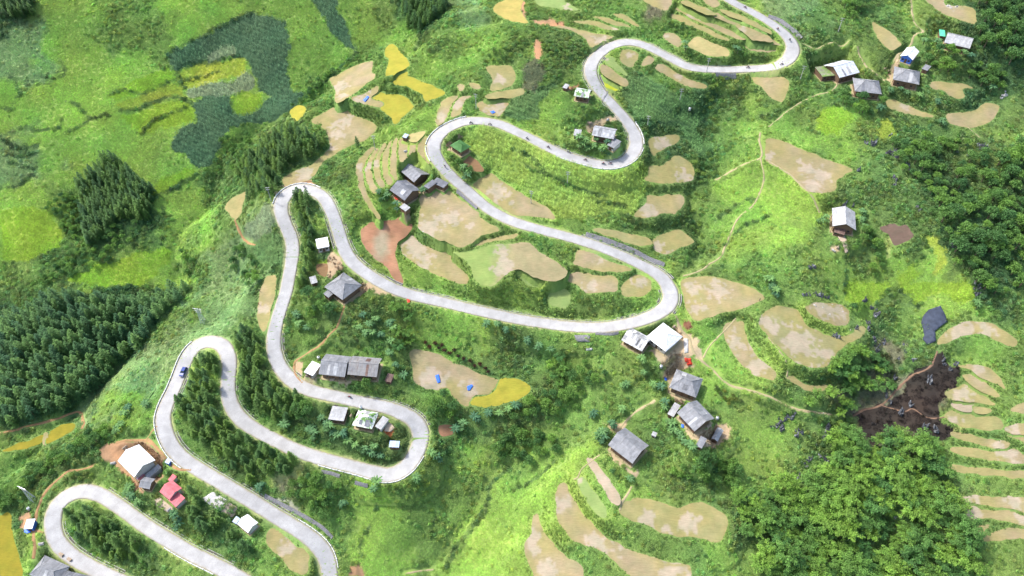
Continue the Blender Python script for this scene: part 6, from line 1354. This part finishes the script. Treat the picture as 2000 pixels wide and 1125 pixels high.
def bike(x, y, z, rot, paint_, lab):
    r = bpy.data.objects.new('motorbike', None); COL.objects.link(r); r.location = (x, y, z); r.rotation_euler = (0, 0, rot); tag(r, lab, 'motorbike')
    for yy in (-.62, .62):
        wh = bobj('wheel', lambda bm: cyl(bm, (-.04, yy, .3), (.04, yy, .3), .22, .22, 14), 'steel', r); bobj('tyre', lambda bm: torus(bm, (0, yy, .3), .26, .05), 'tyre', wh)
    def body(bm):
        sec = [(-.85, .58, .05, .06), (-.55, .66, .12, .12), (-.2, .55, .12, .14), (.1, .42, .09, .10), (.35, .62, .10, .16), (.5, .85, .08, .14)]; rows = []
        for yy, zz, wx_, hh in sec: rows.append([bm.verts.new((wx_ * math.cos(a) , yy, zz + hh * math.sin(a))) for a in [i * 6.28318 / 8 for i in range(8)]])
        for a, b_ in zip(rows, rows[1:]):
            for i in range(8): bm.faces.new((a[i], a[(i + 1) % 8], b_[(i + 1) % 8], b_[i]))
        bm.faces.new(rows[0]); bm.faces.new(rows[-1])
    bobj('body', body, paint_, r); bobj('seat', lambda bm: box(bm, -.13, .13, -.72, .02, .72, .80, .03), 'bike_black', r)
    bobj('engine', lambda bm: box(bm, -.1, .1, -.15, .18, .22, .44, .03), 'steel', r); bobj('fork', lambda bm: (cyl(bm, (-.07, .62, .3), (-.07, .46, .95), .025), cyl(bm, (.07, .62, .3), (.07, .46, .95), .025)), 'steel', r)
    hb_ = bobj('handlebar', lambda bm: cyl(bm, (-.33, .40, 1.03), (.33, .40, 1.03), .02), 'bike_black', r); bobj('mirror', lambda bm: (cyl(bm, (-.28, .42, 1.03), (-.30, .42, 1.2), .01), sphere(bm, (-.30, .42, 1.22), .05), cyl(bm, (.28, .42, 1.03), (.30, .42, 1.2), .01), sphere(bm, (.30, .42, 1.22), .05)), 'bike_black', hb_)
    bobj('headlight', lambda bm: sphere(bm, (0, .58, .90), .07), 'lamp', r); bobj('exhaust', lambda bm: cyl(bm, (.14, -.1, .28), (.16, -.8, .36), .04, .05), 'steel', r)
def onroad(px, py):
    q = surf(px, py, hs, .1); c3, t, hw = ROADL['road']; best = None
    for c3, t, hw in ROADL.values():
        d = np.hypot(c3[:, 0] - q[0], c3[:, 1] - q[1]); i = int(d.argmin())
        if best is None or d[i] < best[0]: best = (d[i], c3[i], t[i])
    d, c, t = best; off = np.clip(np.dot(np.array([-t[1], t[0]]), q[:2] - c[:2]), -2.2, 2.2); p_ = c[:2] + np.array([-t[1], t[0]]) * off; return p_[0], p_[1], c[2] + .035, math.atan2(t[1], t[0]) - math.pi / 2
BIKES = [('A3',1725,500,'cloth_dark','on the straight top road'),('A4',155,295,'cloth_dark','at the outermost point of the top right bend'),('A4',100,475,'cloth_pale','coming out of the top right bend'),('A4',65,218,'cloth_red','entering the top right bend beside the stone wall'),('B3',262,52,'cloth_dark','at the upper left of the lower loop arm'),('B3',415,76,'cloth_pale','near the inner edge of the lower loop arm'),
 ('B3',540,147,'cloth_dark','alone before the bottom of the big loop'),('B3',665,173,'cloth_red','left of the pair at the bottom of the big loop'),('B3',720,172,'cloth_dark','right of the pair at the bottom of the big loop'),('A2',1570,910,'cloth_dark','just past the top left bend'),('A2',1720,917,'cloth_pale','second after the top left bend'),('A3',110,1020,'cloth_dark','between the top left bend and the big loop'),
 ('B2',1385,195,'cloth_dark','beside the creeper hut on the long curve'),('C2',690,850,'cloth_red','on the road below the twin grey houses'),('A3',1708,62,'cloth_dark','on the road at the very top'),('B2',352,345,'cloth_dark','at the tip of the narrow hairpin')]
for k, (key, a, b_, col, where) in enumerate(BIKES):
    px, py = P(key, '%f,%f' % (a, b_))[0]; x, y, z, rot = onroad(px, py)
    if k % 2: rot += math.pi
    bike(x, y, z, rot, ('bike_red', 'bike_black')[k % 2], ('red', 'black')[k % 2] + ' motorbike ' + where); person(x, y, z, rot, True, col, {'cloth_dark': 'dark', 'cloth_red': 'red', 'cloth_pale': 'pale'}[col] + ' jacketed rider ' + where, True)
for key, a, b_, col, lab in [('C2',30,74,'cloth_dark','person in dark clothes at the upper end of the long tan strip'),('C2',22,172,'cloth_red','person in a red top midway down the long tan strip left of the road'),('B2',255,568,'cloth_dark','person in dark clothes walking on the inner edge of the narrow hairpin'),('C3',1812,142,'cloth_dark','person at the right tip of the big tan field beside the terraced hill'),('C4',400,975,'cloth_pale','person in pale clothes on the path above the rocky pasture')]:
    px, py = P(key, '%f,%f' % (a, b_))[0]; q = surf(px, py, hs); person(q[0], q[1], q[2] + .05, random.uniform(0, 6), False, col, lab, False)
# the blue car
px, py = P('C1', '1345,668')[0]; x, y, z, rot = onroad(px, py)
car = bpy.data.objects.new('car', None); COL.objects.link(car); car.location = (x, y, z); car.rotation_euler = (0, 0, rot); tag(car, 'dark blue car driving between the guard wall and the conifer filled hairpin', 'car')
def carbody(bm):
    prof = [(-2.2, .35), (-2.2, .85), (-2.0, .98), (-1.75, 1.0), (1.05, 1.0), (1.9, .86), (2.2, .72), (2.25, .35)]
    A = [bm.verts.new((-.88, p_[0], p_[1])) for p_ in prof]; B = [bm.verts.new((.88, p_[0], p_[1])) for p_ in prof]; bm.faces.new(A); bm.faces.new(B[::-1]); k = len(prof)
    for i in range(k): bm.faces.new((A[i], B[i], B[(i + 1) % k], A[(i + 1) % k]))
    bmesh.ops.recalc_face_normals(bm, faces=bm.faces); bmesh.ops.bevel(bm, geom=bm.edges[:], offset=.06, segments=2, affect='EDGES')
bd = bobj('body', carbody, 'car_blue', car)
def cabin(bm, g=0.0):
    lo = [(-.82 + g, -2.0 + g), (.82 - g, -2.0 + g), (.82 - g, .95 - g), (-.82 + g, .95 - g)]; hi = [(-.66, -1.65), (.66, -1.65), (.66, .25), (-.66, .25)]; A = [bm.verts.new((a, b_, .98)) for a, b_ in lo]; B = [bm.verts.new((a, b_, 1.46)) for a, b_ in hi]
    bm.faces.new(A[::-1]); bm.faces.new(B)
    for i in range(4): bm.faces.new((A[i], A[(i + 1) % 4], B[(i + 1) % 4], B[i]))
bobj('window', cabin, 'glass_dark', car); bobj('roof', lambda bm: box(bm, -.68, .68, -1.68, .28, 1.462, 1.52, .02), 'car_blue', car)
bobj('roof_pillar', lambda bm: [cyl(bm, (sx * .80, yy0, 1.0), (sx * .67, yy1, 1.47), .035, k=5) for sx in (-1, 1) for yy0, yy1 in ((-1.98, -1.66), (-.7, -.7), (.93, .26))], 'car_blue', car)
for sx in (-1, 1):
    for yy in (-1.35, 1.4):
        wh = bobj('wheel', lambda bm: cyl(bm, (sx * .72, yy, .33), (sx * .90, yy, .33), .2, .2, 16), 'steel', car); bobj('tyre', lambda bm: torus(bm, (sx * .81, yy, .33), .25, .09), 'tyre', wh)
    bobj('headlight', lambda bm: box(bm, sx * .62 - .16, sx * .62 + .16, 2.20, 2.28, .58, .72, .02), 'lamp', car); bobj('tail_light', lambda bm: box(bm, sx * .7 - .12, sx * .7 + .12, -2.24, -2.18, .68, .84, .02), 'lamp_red', car); bobj('mirror', lambda bm: box(bm, sx * .98 - .1, sx * .98 + .1, .62, .72, .98, 1.1, .02), 'car_blue', car)
bobj('bonnet', lambda bm: slab(bm, [(-.78, 1.05, 1.025), (.78, 1.05, 1.025), (.74, 1.85, .91), (-.74, 1.85, .91)], .02), 'car_blue', car)

# ------------------------------------------------------------------ sheets, nets, slabs, rocks
def drape(name, key, s, mat, lab, cat, lift=.15, wob=.08, step=.5, thick=.04):
    px = P(key, s); q = surf(px[:, 0], px[:, 1], hs); wp = q[:, :2]; lo = wp.min(0); hi = wp.max(0)
    gx, gy = np.meshgrid(np.arange(lo[0], hi[0], step), np.arange(lo[1], hi[1], step), indexing='ij'); gx = gx.ravel(); gy = gy.ravel(); ok = inpoly(gx, gy, wp) & (distpoly(gx, gy, wp) > step * .5)
    bp = resample(np.r_[wp, wp[:1]], step)[:-1]; pts = [Vector(p_) for p_ in np.r_[bp, np.c_[gx[ok], gy[ok]]]]; nb = len(bp)
    vs, es, fs, *_ = geometry.delaunay_2d_cdt(pts, [(k, (k + 1) % nb) for k in range(nb)], [], 1, 1e-4)
    va = np.array([(v.x, v.y) for v in vs]); z = hs(va[:, 0], va[:, 1]) + lift + wob * vn(va[:, 0], va[:, 1], .9, 80) * 2
    bm = bmesh.new(); V = [bm.verts.new((a, b_, c)) for (a, b_), c in zip(va, z)]
    for f in fs:
        try: bm.faces.new([V[i] for i in f])
        except ValueError: pass
    bmesh.ops.recalc_face_normals(bm, faces=bm.faces); bmesh.ops.solidify(bm, geom=bm.faces[:], thickness=thick); me = bpy.data.meshes.new(name); bm.to_mesh(me); bm.free(); me.materials.append(MATS[mat]); me.polygons.foreach_set('use_smooth', [True] * len(me.polygons))
    return link(name, me, label=lab, cat=cat)
drape('shade_net', 'C4', '1170,215 1260,185 1285,240 1310,300 1215,370 1225,445 1160,475 1125,430 1140,400 1115,310 1130,260', 'net_black', 'large blue black shade net stretched over seedlings beside a tan terrace', 'shade net', .8, .2, .8)
for key, s, lab in [('A2','785,735 815,705 830,712 800,750','small blue tarp on the straw beside the yellow rice'),('A2','1715,820 1740,812 1755,825 1730,836','small blue tarp in the little tan paddy left of the top left bend'),('C2','1312,690 1340,683 1352,740 1330,745','blue tarp on the left straw heap of the central paddy'),('C2','1545,770 1580,755 1590,765 1565,800 1550,800','blue tarp on the right straw heap of the central paddy'),
   ('D1','178,778 225,776 228,805 200,815 178,806','blue tarp in front of the little white cabin'),('C3','1240,1045 1260,1052 1255,1075 1238,1068','small blue sheet at the left corner of the diagonal gabled house'),('C3','1118,700 1138,705 1134,728 1118,724','bright blue tub cover left of the broad hipped house')]:
    drape('blue_tarp', key, s, 'tarp_blue', lab, 'tarp', .25, .1, .3)
drape('red_tarp', 'B2', '1018,405 1050,415 1052,432 1030,440 1015,425', 'tarp_red', 'small red tarp at the lower corner of the lower grey house', 'tarp', .3, .1, .3); drape('red_tarp', 'C2', '1105,130 1130,140 1128,160 1108,165', 'tarp_red', 'red orange tarp beside the bamboo at the roadside', 'tarp', .4, .1, .3); drape('red_tarp', 'C3', '1262,560 1310,562 1315,600 1265,590', 'tarp_red', 'red cloths spread on the earth yard above the broad hipped house', 'tarp', .3, .1, .3)
drape('concrete_slab', 'D1', '1478,570 1560,510 1670,572 1612,655', 'concrete', 'pale grey building slab between the conifers and the descending road', 'slab', .3, .02, .6, .3); drape('concrete_slab', 'D1', '1618,655 1668,583 1745,625 1700,700', 'plank', 'brown slab joined to the right of the pale grey slab', 'slab', .25, .02, .6, .25)
drape('concrete_slab', 'D1', '1115,590 1170,550 1285,640 1250,680', 'plank', 'walled brown courtyard floor below the pinkish red house', 'slab', .25, .02, .6, .25)
drape('concrete_slab', 'C3', '1255,420 1290,420 1290,520 1262,530', 'concrete', 'narrow pale slab right of the dazzling white square roof', 'slab', .2, .02, .5, .2)
drape('concrete_slab', 'C3', '455,395 570,395 575,445 470,440', 'gabion', 'grey stony slab on the bank left of the white roofs', 'slab', .2, .1, .5, .2); drape('concrete_slab', 'C3', '540,485 590,490 585,525 540,525', 'concrete', 'small grey sheet on the bank under the stony slab', 'slab', .25, .05, .4, .1)
drape('plank_pile', 'B4', '500,690 560,700 585,820 565,830 530,740', 'plank', 'pale pile of timber running downhill from the lone hillside house', 'timber', .4, .15, .35, .3)
drape('plank_pile', 'C2', '950,1050 985,1040 1020,1075 985,1105 940,1100', 'plank', 'planks over the red soil pit inside the rounded hairpin', 'timber', .35, .15, .35, .15)
def rockmesh(seed, spike=1.0, n_=5):
    rn_ = random.Random(seed); bm = bmesh.new()
    for k in range(n_):
        g = bmesh.ops.create_icosphere(bm, subdivisions=2, radius=1); ox, oy = rn_.uniform(-.7, .7), rn_.uniform(-.5, .5); sx, sy, sz = rn_.uniform(.25, .55), rn_.uniform(.2, .45), rn_.uniform(.5, 1.1) * spike; a = rn_.uniform(-.4, .4)
        for v in g['verts']:
            c = v.co; q = 1 + .28 * math.sin(c.x * 5 + seed + k) * math.cos(c.y * 6 + k) + rn_.uniform(-.12, .12); z = c.z * sz * q
            v.co = Vector((c.x * sx * q * (1 - .45 * max(c.z, 0)) + ox + z * a, c.y * sy * q * (1 - .45 * max(c.z, 0)) + oy, z))
    me = bpy.data.meshes.new('limestone_rock'); bm.to_mesh(me); bm.free(); return me
RK = [rockmesh(k, 1.0 + .2 * k) for k in range(4)]; RP = [rockmesh(k + 9, .5, 4) for k in range(2)]
for m_ in RK: m_.materials.append(MATS['rock'])
for m_ in RP: m_.materials.append(MATS['rock_pale'])
ROCKS = [('C4','270,95 310,90 345,85 370,95 400,100 430,110 710,140 760,190 800,220 780,240 650,330 735,310 740,350 720,290 480,390 510,400 780,430 820,450 790,480 850,440 800,500 1010,510 1005,460 960,560 1080,570 930,700 1290,570 1295,600 1380,600 1180,710 1200,720 1340,640 60,1050 90,1030 110,1020 140,1000 160,990 185,960 100,1080 240,1090 440,1070 210,1110 430,1085 900,880 1150,1060 980,960 1230,1080 1100,1080 1040,890 1520,50 1540,80 1530,20 870,820',.7,1.3,0),
 ('D4','260,290 280,310 300,270 320,255 380,245 400,250 420,245 430,280 460,290 480,160 490,190 440,50 410,110 430,100 350,150 545,200 230,400 240,420 110,410 1170,130 30,30 110,40 240,60',.6,1.1,0),('B4','885,80 910,100 930,75 940,120 1030,170 1040,210 1010,180 665,210 935,315 930,280 1085,480 1095,500 1360,740 1380,770 560,470 620,470 1540,30 1560,50 1580,40 1475,100 1550,1085 1510,1040 1360,780 320,920 340,930 770,20 720,10',.6,1.3,0),
 ('A4','900,990 960,965 770,1050 1550,1075 1600,1080 1570,1060 1380,1110 910,1110 940,1100',.6,1.1,0),('C4','340,165 450,235 545,215 540,185 610,350 640,300 570,170 470,165 400,180',.4,.8,1),('A4','1320,35 1390,45 1340,50 1740,660 1730,690 1720,710',.8,1.4,1),('D4','430,1010 400,1030 330,1030 720,1065 280,1040 520,940 940,690',.6,1.2,1),('B4','480,790 495,800 520,720 540,720',.5,.8,1),('A2','1000,1020 465,740',.3,.5,1),('B2','1225,655',.5,.6,1)]
for key, s, lo, hi, kind in ROCKS:
    for px, py in P(key, s):
        q = surf(px, py, hs, .3); me = random.choice(RP if kind else RK); nr = near(px, py); o = link('limestone_rock', me, label=('pale boulder near ' if kind else 'jagged dark limestone rock near ') + nr, cat='rock', group=('pale boulders near ' if kind else 'dark rocks near ') + nr, loc=(q[0], q[1], q[2] - .4))
        sc_ = random.uniform(lo, hi) * 1.15; o.scale = (sc_ * random.uniform(.8, 1.4), sc_, sc_ * random.uniform(.8, 1.3)); o.rotation_euler = (0, 0, random.uniform(0, 6.28))
# yard clutter
def at_px(key, a, b_):
    px, py = P(key, '%f,%f' % (a, b_))[0]; q = surf(px, py, hs); return q[0], q[1], q[2]
def tank(key, a, b_, lab, mat='steel'):
    x, y, z = at_px(key, a, b_); r = bpy.data.objects.new('water_tank', None); COL.objects.link(r); r.location = (x, y, z); tag(r, lab, 'water tank')
    bobj('drum', lambda bm: (cyl(bm, (0, 0, .3), (0, 0, 1.5), .55, .55, 14), cyl(bm, (0, 0, 1.5), (0, 0, 1.68), .55, .2, 14)), mat, r); bobj('stand', lambda bm: [box(bm, sx * .4 - .06, sx * .4 + .06, sy * .4 - .06, sy * .4 + .06, -.3, .298) for sx in (-1, 1) for sy in (-1, 1)], 'wood', r); bobj('lid', lambda bm: cyl(bm, (0, 0, 1.685), (0, 0, 1.76), .22, .2, 12), 'bike_black', r)
def stack(key, a, b_, lab, rot=0.0, L=1.8, mat='plank'):
    x, y, z = at_px(key, a, b_); rr = random.Random(lab)
    def f(bm):
        for k in range(4):
            for i in range(6 - k): o = rr.uniform(-.12, .12); cyl(bm, (-L / 2 + o, (i - (5 - k) / 2) * .2, .1 + k * .17), (L / 2 + o, (i - (5 - k) / 2) * .2, .1 + k * .17), .095, .085, 6)
    o = bobj('wood_pile', f, mat, label=lab, cat='wood pile'); o.location = (x, y, z); o.rotation_euler = (0, 0, rot)
for a in [('C2',462,568,'round metal water tank between the white shed and the left twin house'),('C3',1090,632,'metal water tank at the left edge of the earth yard'),('D1',218,640,'metal water tank above the little white cabin'),('C3',1500,1010,'metal water tank right of the diagonal gabled house'),('B2',1078,412,'metal water tank at the foot of the lower grey house'),('C2',770,930,'dark metal drum left of the banana grove in the lower ravine'),('A3',1300,810,'metal water tank in the dark maize field')]: tank(*a)
for a in [('A4',860,505,'split wood stacked by the fork of the hamlet paths',.5),('A4',870,520,'logs lying next to the split wood at the hamlet fork',-.6),('D1',915,185,'planks stacked behind the big white roof at lower left',1.0),('D1',830,300,'rubble and boards left of the big white roof',.3,1.8,'rock_pale'),('C2',560,720,'logs in front of the left twin house',.1),('C2',380,690,'boards in front of the small white shed',.4),('A3',570,905,'firewood above the house inside the big road loop',.3),('A3',700,880,'pale bricks by the path to the house inside the big loop',.9,1.4,'rock_pale'),('C3',1300,605,'red bricks beside the red cloths on the earth yard',.2,2.0,'tarp_red'),
  ('C3',1190,330,'brown brush piled right of the dazzling white square roof',.8),('C3',1440,1060,'sticks under the right eave of the diagonal gabled house',.4),('C2',700,980,'firewood between the pale shed and the mossy roof',1.2),('B4',512,780,'boards beside the timber below the lone hillside house',1.1),('C2',590,905,'firewood above the pale flat shed in the rounded hairpin',.2),('B2',1095,80,'stones on the striped terraces',.4,1.2,'rock_pale'),('D1',1240,640,'pale blocks in the walled courtyard',.9,1.6,'rock_pale'),('D1',305,890,'pale boards between the lowest bend and the grey roofs',.2,1.8,'rock_pale'),('D1',450,970,'logs at the roadside above the big grey roof',-.5),('D1',510,1005,'second log stack along the road above the grey roofs',-.5)]: stack(*a)
print('OBJ', len(bpy.data.objects))
